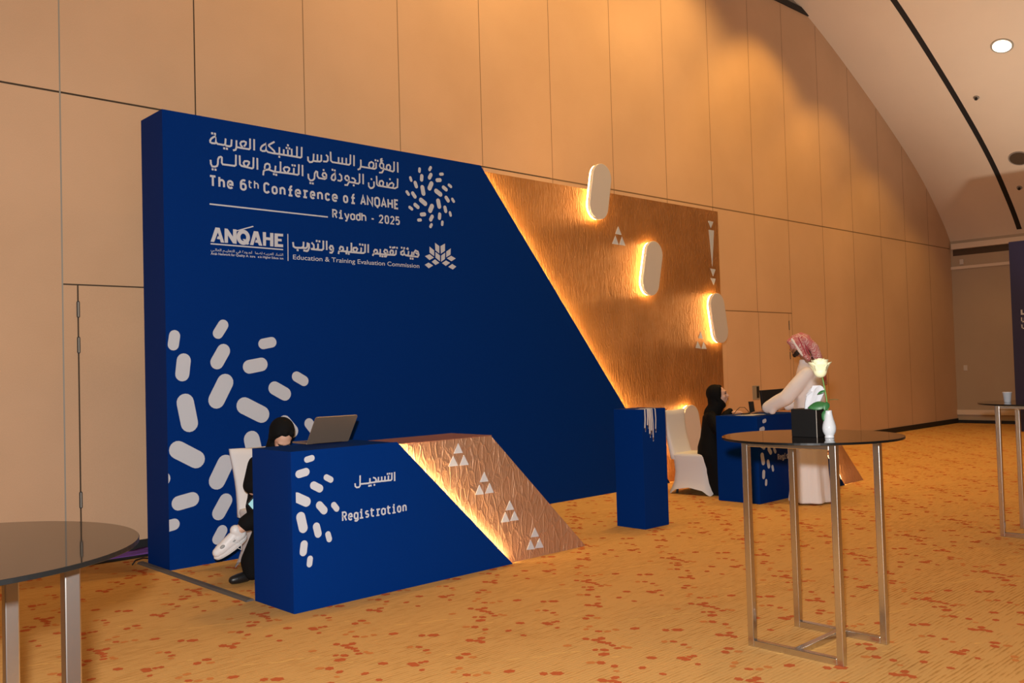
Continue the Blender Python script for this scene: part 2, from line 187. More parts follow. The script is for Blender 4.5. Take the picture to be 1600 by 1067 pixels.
ACRO=[[[3.3707,2.6459],[3.415,2.7682],[3.4516,2.7676],[3.49,2.6458],[3.4605,2.6457],[3.4525,2.6709],[3.4261,2.6726],[3.4333,2.6963],[3.4457,2.6946],[3.4356,2.7286],[3.4014,2.6456]],[[3.4959,2.7671],[3.5227,2.7656],[3.5702,2.7017],[3.5716,2.7671],[3.6034,2.7654],[3.6009,2.6443],[3.5691,2.6463],[3.5244,2.7116],[3.5231,2.6466],[3.4934,2.646]],[[3.6572,2.6895],[3.6778,2.6911],[3.7154,2.6582],[3.7092,2.6457],[3.6945,2.6446]],[[3.6003,2.7586],[3.7544,2.8114],[3.7613,2.8026],[3.6031,2.7507]],[[3.7229,2.645],[3.7624,2.7667],[3.8013,2.7655],[3.8378,2.6451],[3.8077,2.6457],[3.7991,2.6672],[3.771,2.669],[3.7787,2.6923],[3.7919,2.6916],[3.7812,2.724],[3.7538,2.6445]],[[3.8465,2.7654],[3.8769,2.7651],[3.876,2.7232],[3.9157,2.7224],[3.9166,2.7639],[3.9474,2.7642],[3.9447,2.6461],[3.914,2.6461],[3.9151,2.6983],[3.8754,2.6991],[3.8743,2.6466],[3.847,2.6469]],[[3.9585,2.7634],[4.0419,2.7646],[4.0414,2.7419],[3.9902,2.7407],[3.9896,2.7181],[4.027,2.7182],[4.0265,2.6972],[3.9892,2.6966],[3.9886,2.6718],[4.0397,2.671],[4.0392,2.6472],[3.9558,2.6452]]]
QRING=[[3.7076,2.7055],[3.7065,2.696],[3.7038,2.6869],[3.6995,2.6785],[3.6939,2.6712],[3.687,2.6652],[3.6793,2.6607],[3.671,2.6579],[3.6624,2.657],[3.6538,2.6579],[3.6456,2.6607],[3.6382,2.6651],[3.6316,2.6711],[3.6264,2.6784],[3.6225,2.6867],[3.6202,2.6957],[3.6196,2.7051],[3.6206,2.7145],[3.6233,2.7235],[3.6275,2.7319],[3.6331,2.7392],[3.6398,2.7453],[3.6475,2.7498],[3.6558,2.7526],[3.6644,2.7536],[3.673,2.7527],[3.6812,2.75],[3.6887,2.7456],[3.6953,2.7397],[3.7007,2.7324],[3.7046,2.724],[3.7069,2.7149]]
LEAF=[[[5.7479,2.8133],[5.8028,2.7844],[5.8003,2.7106],[5.7523,2.737]],[[5.877,2.8152],[5.8745,2.7399],[5.8213,2.7087],[5.8196,2.7856]],[[5.6774,2.7699],[5.7343,2.7357],[5.7323,2.6777],[5.6754,2.7099]],[[5.951,2.7696],[5.9459,2.7059],[5.8908,2.6768],[5.8928,2.7356]],[[5.7518,2.7205],[5.8066,2.6891],[5.8046,2.6307],[5.7499,2.6635]],[[5.8782,2.7236],[5.8717,2.6569],[5.8227,2.6263],[5.8249,2.6902]],[[5.6167,2.6702],[5.6749,2.6935],[5.7291,2.6622],[5.6729,2.6336]],[[5.9556,2.6954],[6.0152,2.6714],[5.9566,2.6399],[5.8975,2.6662]],[[5.7,2.6189],[5.7424,2.6455],[5.7971,2.6138],[5.7475,2.5889]],[[5.8854,2.6433],[5.9388,2.6222],[5.8807,2.5878],[5.8321,2.6126]],[[5.6098,2.5831],[5.6584,2.6077],[5.7153,2.5816],[5.6593,2.5513]],[[5.9671,2.6128],[6.021,2.588],[5.9723,2.5553],[5.9131,2.5797]]]
TXT_EDU=[[4.135,2.5437],[5.5411,2.5501],[4.1361,2.5899]]
TXT_AR=[[3.3705,2.5766],[4.0377,2.5832]]
TXT_EN=[[3.3698,2.5382],[4.0391,2.5381],[3.3701,2.5579]]
EMBLEM=[[-0.1084,0.1083,-0.0876,0.003,0.0489],[0.025,0.159,-0.0245,0.0668,0.0489],[0.0496,0.08,0.1473,0.0304,0.0489],[0.0877,-0.0052,0.1117,-0.1085,0.0489],[0.0234,-0.0705,-0.0251,-0.1603,0.0489],[-0.1468,-0.032,-0.0521,-0.0863,0.0489],[-0.1048,0.2197,-0.1139,0.1429,0.0397],[0.0193,0.2442,-0.0209,0.1776,0.0397],[0.0681,0.1777,0.1458,0.1913,0.0397],[0.1505,0.1269,0.2196,0.0894,0.0397],[0.1863,0.0306,0.2383,-0.0277,0.0397],[0.176,-0.0681,0.1951,-0.1435,0.0397],[0.113,-0.1461,0.1019,-0.2219,0.0397],[0.0223,-0.1797,-0.0195,-0.2465,0.0397],[-0.1437,-0.1924,-0.0668,-0.1796,0.0397],[-0.2176,-0.089,-0.1499,-0.1295,0.0397],[-0.2401,0.0269,-0.188,-0.0331,0.0397],[-0.199,0.1398,-0.1725,0.0677,0.0397],[-0.1302,0.2836,-0.1385,0.228,0.0312],[0.0174,0.3138,-0.0155,0.2639,0.0312],[0.1174,0.2453,0.1756,0.2561,0.0312],[0.228,0.1578,0.2805,0.1292,0.0312],[0.2724,0.0196,0.3087,-0.025,0.0312],[0.2422,-0.1199,0.2578,-0.1749,0.0312],[0.1448,-0.2254,0.136,-0.2816,0.0312],[0.0085,-0.2666,-0.0217,-0.3147,0.0312],[-0.1793,-0.2512,-0.1221,-0.2426,0.0312],[-0.2821,-0.1239,-0.2286,-0.1539,0.0312],[-0.3096,0.0302,-0.269,-0.015,0.0312],[-0.2565,0.1788,-0.2354,0.1261,0.0312]]
EM_BIG=[2.9298,-0.0108,3.432,1.0731]
EM_DESK=[1.3074,-0.0079,2.9067,0.6478]
EM_DESK2=[1.3117,-0.0008,8.545,0.5511]
TRI_DESK=[[[4.3895,0.9748],[4.3429,0.901],[4.4313,0.8998]],[[4.3375,0.8852],[4.2897,0.8087],[4.3821,0.8087]],[[4.4406,0.8826],[4.3968,0.8073],[4.4878,0.8052]],[[4.6415,0.737],[4.5924,0.6626],[4.6818,0.6596]],[[4.5883,0.6439],[4.5433,0.5712],[4.6318,0.5674]],[[4.6935,0.6454],[4.6439,0.5699],[4.7326,0.5688]],[[4.9006,0.4879],[4.8545,0.415],[4.9449,0.4101]],[[4.8504,0.4024],[4.8011,0.3281],[4.8924,0.3236]],[[4.9481,0.3991],[4.8979,0.3268],[4.9909,0.3222]],[[5.1674,0.2379],[5.1209,0.1668],[5.2121,0.1601]],[[5.1163,0.1474],[5.0701,0.0744],[5.1604,0.067]],[[5.2153,0.1461],[5.1645,0.073],[5.2602,0.065]]]
TRI_WALL=[[[8.6999,3.2452],[8.6409,3.1474],[8.7594,3.1441]],[[8.6398,3.1249],[8.5712,3.0207],[8.6985,3.0173]],[[8.7632,3.1219],[8.7085,3.0181],[8.8278,3.0139]],[[10.3731,1.9558],[10.3138,1.8643],[10.4213,1.854]],[[10.2935,1.8223],[10.2406,1.7316],[10.3652,1.7205]],[[10.431,1.8152],[10.3772,1.7204],[10.4979,1.7162]],[[10.6355,3.493],[10.7659,3.4905],[10.6977,3.3942]],[[10.6465,3.3683],[10.771,3.368],[10.7027,2.862]],[[10.6511,2.8304],[10.7752,2.8229],[10.7131,2.726]],[[10.6493,2.6978],[10.7736,2.693],[10.7181,2.6041]]]
CAPS=[[8.3428,3.9528,8.2028,3.2772],[9.3182,3.0897,9.1495,2.4006],[10.6142,2.4768,10.7464,1.7965]]
LEAFTILE=[[0.085,0.056,0.035,0],[0.934,0.908,0.029,0],[0.887,0.896,0.043,0],[0.866,0.808,0.029,0],[0.792,0.048,0.048,0],[0.636,0.984,0.038,0],[0.63,0.85,0.033,0],[0.654,0.525,0.041,1],[0.122,0.814,0.044,0],[0.176,0.768,0.039,1],[0.955,0.659,0.033,1],[0.97,0.575,0.038,0],[0.003,0.535,0.037,1],[0.813,0.532,0.041,0],[0.834,0.476,0.046,0],[0.878,0.472,0.046,0],[0.826,0.425,0.045,0],[0.834,0.384,0.036,0],[0.82,0.341,0.036,0],[0.801,0.288,0.036,0],[0.843,0.284,0.027,1],[0.846,0.251,0.036,1],[0.699,0.359,0.031,0],[0.73,0.321,0.044,0],[0.673,0.275,0.057,0],[0.557,0.194,0.047,0],[0.524,0.234,0.043,1],[0.563,0.107,0.038,0],[0.511,0.05,0.025,1],[0.433,0.992,0.041,0],[0.362,0.012,0.049,0],[0.386,0.973,0.041,0],[0.386,0.934,0.041,0],[0.186,0.836,0.047,0],[0.008,0.681,0.038,1],[0.059,0.521,0.037,1],[0.151,0.454,0.051,0],[0.24,0.297,0.042,0],[0.288,0.25,0.059,0],[0.059,0.169,0.036,1],[0.094,0.132,0.036,0],[0.061,0.006,0.028,1],[0.963,0.901,0.031,0],[0.892,0.929,0.046,0]]

# ------------------------------------------------------------------ mesh helpers
def unit(v): v = Vector(v); return v.normalized() if v.length > 1e-9 else Vector((0, 0, 1))
def frame(d):
    d = unit(d); a = Vector((0, 0, 1)) if abs(d.z) < 0.9 else Vector((1, 0, 0))
    x = a.cross(d).normalized(); return x, d.cross(x)
class MB:
    def __init__(s): s.v = []; s.f = []; s.mi = []; s.cur = 0
    def add(s, vs, fs):
        o = len(s.v); s.v += [tuple(p) for p in vs]; s.f += [tuple(i+o for i in f) for f in fs]; s.mi += [s.cur]*len(fs); return s
    def box(s, x0, x1, y0, y1, z0, z1):
        return s.add([(x0, y0, z0), (x1, y0, z0), (x1, y1, z0), (x0, y1, z0), (x0, y0, z1), (x1, y0, z1), (x1, y1, z1), (x0, y1, z1)],
                     [(0, 3, 2, 1), (4, 5, 6, 7), (0, 1, 5, 4), (1, 2, 6, 5), (2, 3, 7, 6), (3, 0, 4, 7)])
    def slab(s, o, ax, ay, az):       # parallelepiped from a corner and three edge vectors
        o, ax, ay, az = map(Vector, (o, ax, ay, az))
        p = [o, o+ax, o+ax+ay, o+ay]; p += [q+az for q in p]
        return s.add(p, [(0, 3, 2, 1), (4, 5, 6, 7), (0, 1, 5, 4), (1, 2, 6, 5), (2, 3, 7, 6), (3, 0, 4, 7)])
    def prism(s, pts, vec):           # planar polygon extruded along vec
        n = len(pts); p = [Vector(q) for q in pts]; vec = Vector(vec)
        s.add(p + [q+vec for q in p], [tuple(range(n-1, -1, -1)), tuple(range(n, 2*n))] + [(i, (i+1) % n, n+(i+1) % n, n+i) for i in range(n)])
        return s
    def loft(s, rings, cap=True, closed=True):
        n = len(rings[0]); vs = [p for r in rings for p in r]; fs = []
        for k in range(len(rings)-1):
            for i in range(n if closed else n-1):
                j = (i+1) % n; fs.append((k*n+i, k*n+j, (k+1)*n+j, (k+1)*n+i))
        if cap: fs += [tuple(range(n-1, -1, -1)), tuple(range((len(rings)-1)*n, len(rings)*n))]
        return s.add(vs, fs)
    def tube(s, pts, r, n=10, cap=True):
        pts = [Vector(p) for p in pts]; rs = r if isinstance(r, (list, tuple)) else [r]*len(pts); rings = []
        x = None
        for i, p in enumerate(pts):
            d = (pts[min(i+1, len(pts)-1)]-pts[max(i-1, 0)])
            if x is None: x, y = frame(d)
            else:
                d = unit(d); x = (x-d*x.dot(d)).normalized(); y = d.cross(x)
            rings.append([p + x*(rs[i]*math.cos(2*PI*k/n)) + y*(rs[i]*math.sin(2*PI*k/n)) for k in range(n)])
        return s.loft(rings, cap)
    def lathe(s, prof, cx, cy, cz=0.0, n=32):   # prof: (radius, z)
        rings = [[(cx+r*math.cos(2*PI*k/n), cy+r*math.sin(2*PI*k/n), cz+z) for k in range(n)] for r, z in prof]
        return s.loft(rings)
    def ball(s, c, rx, ry, rz, rot=None, n=16, m=10):
        c = Vector(c); rings = []
        for i in range(1, m):
            a = PI*i/m
            ring = []
            for k in range(n):
                q = Vector((rx*math.sin(a)*math.cos(2*PI*k/n), ry*math.sin(a)*math.sin(2*PI*k/n), -rz*math.cos(a)))
                if rot is not None: q = rot @ q
                ring.append(c+q)
            rings.append(ring)
        return s.loft(rings)
    def cone(s, p0, r0, p1, r1, n=14):           # round-ended tapered limb
        p0, p1 = Vector(p0), Vector(p1); d = unit(p1-p0); x, y = frame(d); rings = []
        for a in (-80, -55, -28, 0):
            a = math.radians(a); rings.append([p0 + d*(r0*math.sin(a)) + (x*math.cos(2*PI*k/n)+y*math.sin(2*PI*k/n))*(r0*math.cos(a)) for k in range(n)])
        for a in (0, 28, 55, 80):
            a = math.radians(a); rings.append([p1 + d*(r1*math.sin(a)) + (x*math.cos(2*PI*k/n)+y*math.sin(2*PI*k/n))*(r1*math.cos(a)) for k in range(n)])
        return s.loft(rings)
    def chain(s, pts, rs):
        for i in range(len(pts)-1): s.cone(pts[i], rs[i], pts[i+1], rs[i+1])
        return s
    def mesh(s, name, mats, off=(0, 0, 0), smooth=False):
        me = bpy.data.meshes.new(name); off = Vector(off)
        me.from_pydata([tuple(Vector(p)-off) for p in s.v], [], s.f)
        for m in (mats if isinstance(mats, (list, tuple)) else [mats]): me.materials.append(m)
        me.polygons.foreach_set('material_index', s.mi); 
        bm = bmesh.new(); bm.from_mesh(me); bmesh.ops.recalc_face_normals(bm, faces=bm.faces); bm.to_mesh(me); bm.free()
        if smooth: me.polygons.foreach_set('use_smooth', [True]*len(me.polygons))
        me.update(); return me
def evaluated(o):
    bpy.context.view_layer.update(); dg = bpy.context.evaluated_depsgraph_get()
    me = bpy.data.meshes.new_from_object(o.evaluated_get(dg)); old = o.data; o.modifiers.clear(); o.data = me
    me.name = o.name; bpy.data.meshes.remove(old); return o
def thing(name, label, cat, loc, group=None):
    o = bpy.data.objects.new(name, None); COL.objects.link(o); o.location = loc; o.empty_display_size = 0.1
    o['label'] = label; o['category'] = cat
    if group: o['group'] = group
    return o
def origin(o):
    p = Vector(o.location)
    while o.parent: o = o.parent; p = p + Vector(o.location)
    return p
def part(name, mb, mats, root, smooth=False, bevel=0.0, label=None, remesh=0.0, sm=0, at=None):
    """a part of a thing; vertices are given in world metres"""
    base = origin(root) if root else Vector((0, 0, 0)); loc = Vector(at) if at is not None else base
    o = bpy.data.objects.new(name, mb.mesh(name, mats, loc, smooth)); COL.objects.link(o)
    if root: o.parent = root
    o.location = loc-base
    if label: o['label'] = label
    finish(o, bevel, remesh, sm); return o
def finish(o, bevel, remesh, sm):
    if remesh:
        m = o.modifiers.new('r', 'REMESH'); m.mode = 'VOXEL'; m.voxel_size = remesh; m.use_smooth_shade = True
        if sm: k = o.modifiers.new('s', 'SMOOTH'); k.iterations = sm; k.factor = 0.5
        mats = list(o.data.materials); evaluated(o)
        if not o.data.materials:
            for q in mats: o.data.materials.append(q)
    if bevel:
        m = o.modifiers.new('b', 'BEVEL'); m.width = bevel; m.segments = 2; m.limit_method = 'ANGLE'; evaluated(o)
def single(name, label, cat, mb, mats, group=None, smooth=False, bevel=0.0, at=(0, 0, 0), kind=None):
    o = part(name, mb, mats, None, smooth, bevel, at=at)
    if label: o['label'] = label
    if cat: o['category'] = cat
    if group: o['group'] = group
    if kind: o['kind'] = kind
    return o
def struct(name, mb, mats, parent=None, smooth=False, at=None):
    o = part(name, mb, mats, parent, smooth, at=at)
    if parent is None: o['kind'] = 'structure'
    return o
def dup(root, loc, label, group=None):
    r = root.copy(); COL.objects.link(r); r.location = loc; r['label'] = label
    if group: r['group'] = group
    def rec(a, b):
        for ch in [c for c in COL.objects if c.parent == a]:
            c = ch.copy(); COL.objects.link(c); c.parent = b; rec(ch, c)
    rec(root, r); return r
# flat lettering on a plane y = Y (facing -Y), a hair's breadth of vinyl
def stroke(mb, pts, w, Y, t=0.0015, square=True):
    mb.ns = getattr(mb, 'ns', 0)+1; t = t+0.00035*(mb.ns % 6)
    P = [Vector((p[0], p[1])) for p in pts]
    if len(P) == 1:
        c, h = P[0], w*0.56
        P2 = [(c.x-h, c.y-h), (c.x+h, c.y-h), (c.x+h, c.y+h), (c.x-h, c.y+h)]
        mb.prism([(q[0], Y, q[1]) for q in P2], (0, -t, 0)); return
    loop = (P[0]-P[-1]).length < w*0.6
    if loop: P = P[:-1] if (P[0]-P[-1]).length < 1e-6 else P
    n = len(P); L = []; Rr = []
    for i in range(n):
        a = P[i-1] if (i > 0 or loop) else None; b = P[(i+1) % n] if (i < n-1 or loop) else None
        d0 = (P[i]-a).normalized() if a is not None else None; d1 = (b-P[i]).normalized() if b is not None else None
        if d0 is None: d0 = d1
        if d1 is None: d1 = d0
        n0 = Vector((-d0.y, d0.x)); n1 = Vector((-d1.y, d1.x)); m = n0+n1
        m = m.normalized() if m.length > 1e-6 else n0
        k = 1.0/max(0.55, m.dot(n0)); p = P[i]
        L.append(p+m*(w/2*k)); Rr.append(p-m*(w/2*k))
    seg = range(n if loop else n-1)
    vs = [(p.x, Y-t, p.y) for p in L] + [(p.x, Y-t, p.y) for p in Rr] + [(p.x, Y, p.y) for p in L] + [(p.x, Y, p.y) for p in Rr]
    fs = []
    for i in seg:
        j = (i+1) % n
        fs += [(i, j, n+j, n+i), (i, 2*n+i, 2*n+j, j), (n+i, n+j, 3*n+j, 3*n+i)]
    if not loop: fs += [(0, n, 3*n, 2*n), (n-1, 3*n-1, 4*n-1, 2*n-1)]
    mb.add(vs, fs)
def arc(cx, cy_, rx, ry, a0, a1, n=9):
    return [(cx+rx*math.cos(math.radians(a0+(a1-a0)*k/(n-1))), cy_+ry*math.sin(math.radians(a0+(a1-a0)*k/(n-1)))) for k in range(n)]
def ring_(y0, y1):
    r = 0.5; h = 0.24
    return arc(.5, y1-h, r, h, 0, 180) + arc(.5, y0+h, r, h, 180, 360) + [(1, y1-h)]
X = 0.72
GL = {'T': [[(0, 1), (1, 1)], [(.5, 1), (.5, 0)]], 'h': [[(0, 1), (0, 0)], [(0, .48)]+arc(.5, X-.24, .5, .24, 170, 0)+[(1, 0)]],
 'e': [[(.02, .36), (1, .36)]+arc(.5, X-.24, .5, .24, 0, 180)+arc(.5, .24, .5, .24, 180, 325)],
 '6': [arc(.5, .40, .5, .24, 0, 180)+arc(.5, .24, .5, .24, 180, 360)+[(1, .40)], [(0, .3), (0, .62)]+arc(.62, .64, .62, .36, 175, 60)],
 't': [[(.3, .98)]+arc(.68, .2, .38, .2, 180, 300), [(0, X), (.95, X)]],
 'C': [arc(.5, .74, .5, .26, 20, 180)+arc(.5, .26, .5, .26, 180, 340)], 'o': [ring_(0, X)],
 'n': [[(0, X), (0, 0)], [(0, .46)]+arc(.5, X-.24, .5, .24, 170, 0)+[(1, 0)]],
 'f': [arc(.82, .76, .38, .24, 75, 180)+[(.44, 0)], [(.02, .62), (.98, .62)], [(.02, 0), (.98, 0)]],
 'r': [[(.05, X), (.4, X), (.4, 0)], [(.4, .42)]+arc(.78, .44, .38, .28, 175, 50), [(0, 0), (.85, 0)]],
 'c': [arc(.5, X-.24, .5, .24, 20, 180)+arc(.5, .24, .5, .24, 180, 340)],
 'A': [[(0, 0), (.5, 1), (1, 0)], [(.2, .3), (.8, .3)]], 'N': [[(0, 0), (0, 1), (1, 0), (1, 1)]],
 'Q': [arc(.5, .74, .5, .26, 0, 180)+arc(.5, .26, .5, .26, 180, 360)+[(1, .74)], [(.5, .06), (.5, -.1), (.72, -.16)]],
 'H': [[(0, 1), (0, 0)], [(1, 1), (1, 0)], [(0, .5), (1, .5)]], 'E': [[(1, 1), (0, 1), (0, 0), (1, 0)], [(0, .52), (.85, .52)]],
 'R': [[(0, 0), (0, 1), (.5, 1)]+arc(.5, .75, .5, .25, 80, -80)+[(.5, .5), (0, .5)], [(.5, .5), (1, 0)]],
 'i': [[(.08, X), (.5, X), (.5, 0)], [(0, 0), (1, 0)], [(.5, .97)]], 'y': [[(0, X), (.52, .02)], [(1, X), (.42, -.24), (.1, -.26)]],
 'a': [ring_(0, X), [(1, X), (1, 0)]], 'd': [ring_(0, X), [(1, 1), (1, 0)]],
 '2': [arc(.5, .72, .5, .28, 165, -25)+[(.0, 0), (1, 0)]], '0': [arc(.5, .74, .5, .26, 0, 180)+arc(.5, .26, .5, .26, 180, 360)+[(1, .74)]],
 '5': [[(.95, 1), (.1, 1), (.06, .56)]+arc(.5, .32, .5, .32, 110, -145)], '-': [[(0, .38), (1, .38)]],
 'g': [ring_(0, X), [(1, X), (1, -.06)]+arc(.5, -.06, .5, .2, 0, -150)],
 's': [arc(.5, .54, .44, .18, 35, 250, 7)+arc(.5, .18, .47, .19, 75, -150, 7)]}
def letters(mb, items, w, Y):
    for ch, x0, x1, zb, zc in items:
        a, b, h = x0+w/2, x1-w/2, zc-zb-w
        for st in GL[ch]:
            stroke(mb, [(a+(b-a)*p[0], zb+w/2+h*p[1]) for p in st], w, Y)
def pill_pts(x0, z0, x1, z1, w, n=9):
    a, b = Vector((x0, z0)), Vector((x1, z1)); d = (b-a).normalized(); m = Vector((-d.y, d.x)); r = w/2
    a = a+d*r; b = b-d*r; ang = math.atan2(d.y, d.x)
    return [(b.x+r*math.cos(ang-PI/2+PI*k/n), b.y+r*math.sin(ang-PI/2+PI*k/n)) for k in range(n+1)] + [(a.x+r*math.cos(ang+PI/2+PI*k/n), a.y+r*math.sin(ang+PI/2+PI*k/n)) for k in range(n+1)]
def clip_x(pts, x0):
    out = []
    for i in range(len(pts)):
        p, q = pts[i], pts[(i+1) % len(pts)]
        if p[0] >= x0: out.append(p)
        if (p[0] >= x0) != (q[0] >= x0):
            t = (x0-p[0])/(q[0]-p[0]); out.append((x0, p[1]+t*(q[1]-p[1])))
    return out
def clip_z(pts, z0, up=False):
    f = (lambda p: p[1] <= z0) if up else (lambda p: p[1] >= z0); out = []
    for i in range(len(pts)):
        p, q = pts[i], pts[(i+1) % len(pts)]
        if f(p): out.append(p)
        if f(p) != f(q):
            t = (z0-p[1])/(q[1]-p[1]); out.append((p[0]+t*(q[0]-p[0]), z0))
    return out
def sheet(mb, pts, Y, t=0.0015):
    mb.ns = getattr(mb, 'ns', 0)+1; t = t+0.00035*(mb.ns % 6)
    if len(pts) >= 3: mb.prism([(p[0], Y, p[1]) for p in pts], (0, -t, 0))
def emblem(mb, fit, Y, xmin=-9, zmin=0.0, zmax=9, skip=()):
    s, a, ox, oz = fit; ca, sa = math.cos(a)*s, math.sin(a)*s
    for i, (x0, z0, x1, z1, w) in enumerate(EMBLEM):
        if i in skip: continue
        p = pill_pts(ox+ca*x0-sa*z0, oz+sa*x0+ca*z0, ox+ca*x1-sa*z1, oz+sa*x1+ca*z1, w*s)
        sheet(mb, clip_z(clip_z(clip_x(p, xmin), zmin), zmax, True), Y)
AF = {'ا':(0xFE8D,2),'ب':(0xFE8F,4),'ة':(0xFE93,2),'ت':(0xFE95,4),'ج':(0xFE9D,4),'د':(0xFEA9,2),'ر':(0xFEAD,2),'س':(0xFEB1,4),'ش':(0xFEB5,4),'ض':(0xFEBD,4),'ع':(0xFEC9,4),'ف':(0xFED1,4),'ك':(0xFED9,4),'ل':(0xFEDD,4),'م':(0xFEE1,4),'ن':(0xFEE5,4),'ه':(0xFEE9,4),'و':(0xFEED,2),'ي':(0xFEF1,4)}
def shape_arabic(t):
    out = []
    for i, c in enumerate(t):
        if c not in AF: out.append(c); continue
        b, n = AF[c]; pv = t[i-1] if i else ' '; nx = t[i+1] if i+1 < len(t) else ' '
        jp = pv == 'ـ' or (pv in AF and AF[pv][1] == 4); jn = n == 4 and (nx == 'ـ' or nx in AF)
        out.append(chr(b+(3 if jp and jn else 2 if jn else 1 if jp else 0)))
    return ''.join(reversed(out))
def font_words(text, x0, x1, z0, z1, Y, bold=0.0, gap=0.17):
    """outline text laid over x0..x1, returned as one mesh builder per word"""
    c = bpy.data.curves.new('t', 'FONT'); c.body = text; c.offset = bold; c.extrude = 0; c.resolution_u = 4
    o = bpy.data.objects.new('t', c); COL.objects.link(o); bpy.context.view_layer.update()
    me = bpy.data.meshes.new_from_object(o.evaluated_get(bpy.context.evaluated_depsgraph_get()))
    co = [v.co.copy() for v in me.vertices]; polys = [tuple(p.vertices) for p in me.polygons]
    a, b = min(v.x for v in co), max(v.x for v in co)
    spans = sorted((min(co[i].x for i in p), max(co[i].x for i in p), k) for k, p in enumerate(polys)); words_ = []; end = None
    for lo, hi, k in spans:
        if end is None or lo-end > gap: words_.append([]); end = hi
        words_[-1].append(k); end = max(end, hi)
    out = []
    for ks in words_:
        mb = MB(); ids = {}
        for k in ks:
            for i in polys[k]: ids.setdefault(i, len(ids))
        mb.add([(x0+(co[i].x-a)/(b-a)*(x1-x0), Y-0.0015, z0+co[i].y/0.7*(z1-z0)) for i in ids], [tuple(ids[i] for i in polys[k]) for k in ks]); out.append(mb)
    bpy.data.objects.remove(o); bpy.data.meshes.remove(me); bpy.data.curves.remove(c)
    return out

# ------------------------------------------------------------------ the hall
YW = 8.177
# floor: ribbed carpet with a woven metre repeat of leaves
f = MB(); f.add([(-6, -6, 0), (22.5, -6, 0), (22.5, 8.6, 0), (-6, 8.6, 0)], [(0, 1, 2, 3)])
def blob(cx, cy_, r, kind, ang=0.0, ry=None, z=0.0009):
    f.cur = kind; n = 12; ry = ry or r*0.8; ca, sa = math.cos(ang), math.sin(ang); pts = []
    for k in range(n):
        a = 2*PI*k/n; q = 1.0 if k % 2 == 0 else 0.80
        u, w_ = r*q*math.cos(a), ry*q*math.sin(a); pts.append((cx+ca*u-sa*w_, cy_+sa*u+ca*w_, z))
    f.add(pts, [tuple(range(n))])
for ix in range(0, 22):
    for iy in range(-1, 9):
        for k, (a, b, w_, kd) in enumerate(LEAFTILE):
            x_, y_ = (ix+a)*0.995, (iy+b)*0.985
            if x_ > 21.6 or y_ > 8.12 or y_ < -0.4 or math.hypot(x_, y_) < 1.6: continue
            blob(x_, y_, w_*0.60+0.004, 2 if kd else 1, k*1.3, z=0.0009+0.0001*(k % 3))
        for k, (a, b, l_) in enumerate(((.30, .58, .10), (.42, .50, .14), (.52, .47, .16), (.60, .42, .10), (.68, .20, .06), (.12, .90, .05), (.95, .56, .05))):
            x_, y_ = (ix+a)*0.995, (iy+b)*0.985
            if x_ > 21.5 or y_ > 8.1 or y_ < -0.3 or math.hypot(x_, y_) < 1.6: continue
            blob(x_, y_, l_*0.5, 3, -0.5, 0.009, 0.0007)
f.cur = 0
struct('floor', f, [M['carpet'], M['leaf_red'], M['leaf_orange'], M['leaf_gold']])

# long panelled wall: fabric panels, shadow gaps between them
w = MB()
w.box(-3.0, 15.45, YW, YW+0.2, 0, 7.84)
arch = [(15.45, 7.84), (16.27, 7.50), (17.24, 7.05), (18.31, 6.52), (19.46, 5.90), (20.31, 5.36), (20.93, 4.87), (21.32, 4.53), (21.67, 4.13)]
w.prism([(15.45, YW, 0), (21.67, YW, 0)] + [(x, YW, z+0.02) for x, z in reversed(arch)], (0, 0.2, 0))
seams = [0.10, 1.31, 3.72, 4.89, 6.10, 7.33, 8.55, 9.78, 11.0, 12.18, 13.38, 14.48, 15.70, 16.90, 18.10, 19.25, 20.45]
w.cur = 1
def top_at(x):
    for (a, b), (c, d) in zip(arch, arch[1:]):
        if a <= x <= c: return b+(d-b)*(x-a)/(c-a)
    return 7.84
for x in seams:
    ww = 0.006 if x == 3.72 else 0.004; w.cur = 1 if x <= 3.72 else 3
    z0 = 2.36 if (x in (3.72, 13.38)) else 0.1
    w.box(x-ww, x+ww, YW-0.0012, YW, z0, top_at(x)-0.02)
w.cur = 1; w.box(-3, 8.5, YW-0.0012, YW, 3.974, 3.990); w.cur = 3; w.box(8.5, 21.6, YW-0.0012, YW, 3.972, 3.990)
w.cur = 1; w.box(2.53, 3.62, YW-0.0012, YW, 2.338, 2.350)
w.cur = 3; w.box(12.42, 14.49, YW-0.0012, YW, 2.345, 2.360)
w.cur = 2
w.box(2.518, 2.530, YW-0.0014, YW, 0.1, 7.84)
struct('wall_back', w, [M['wall'], M['seam'], M['seam_light'], M['seam_soft']])
t_ = MB(); t_.box(-3, 15.5, YW-0.03, YW+0.05, 7.84, 7.94)
struct('trim_1', t_, M['black'])
t_ = MB(); t_.box(-3, 15.6, YW+0.0, YW+0.2, 7.94, 9.3)
struct('trim_2', t_, M['gray'])
b_ = MB(); b_.box(-3, 21.67, YW-0.016, YW+0.02, 0, 0.105)
struct('baseboard_back', b_, M['black'])
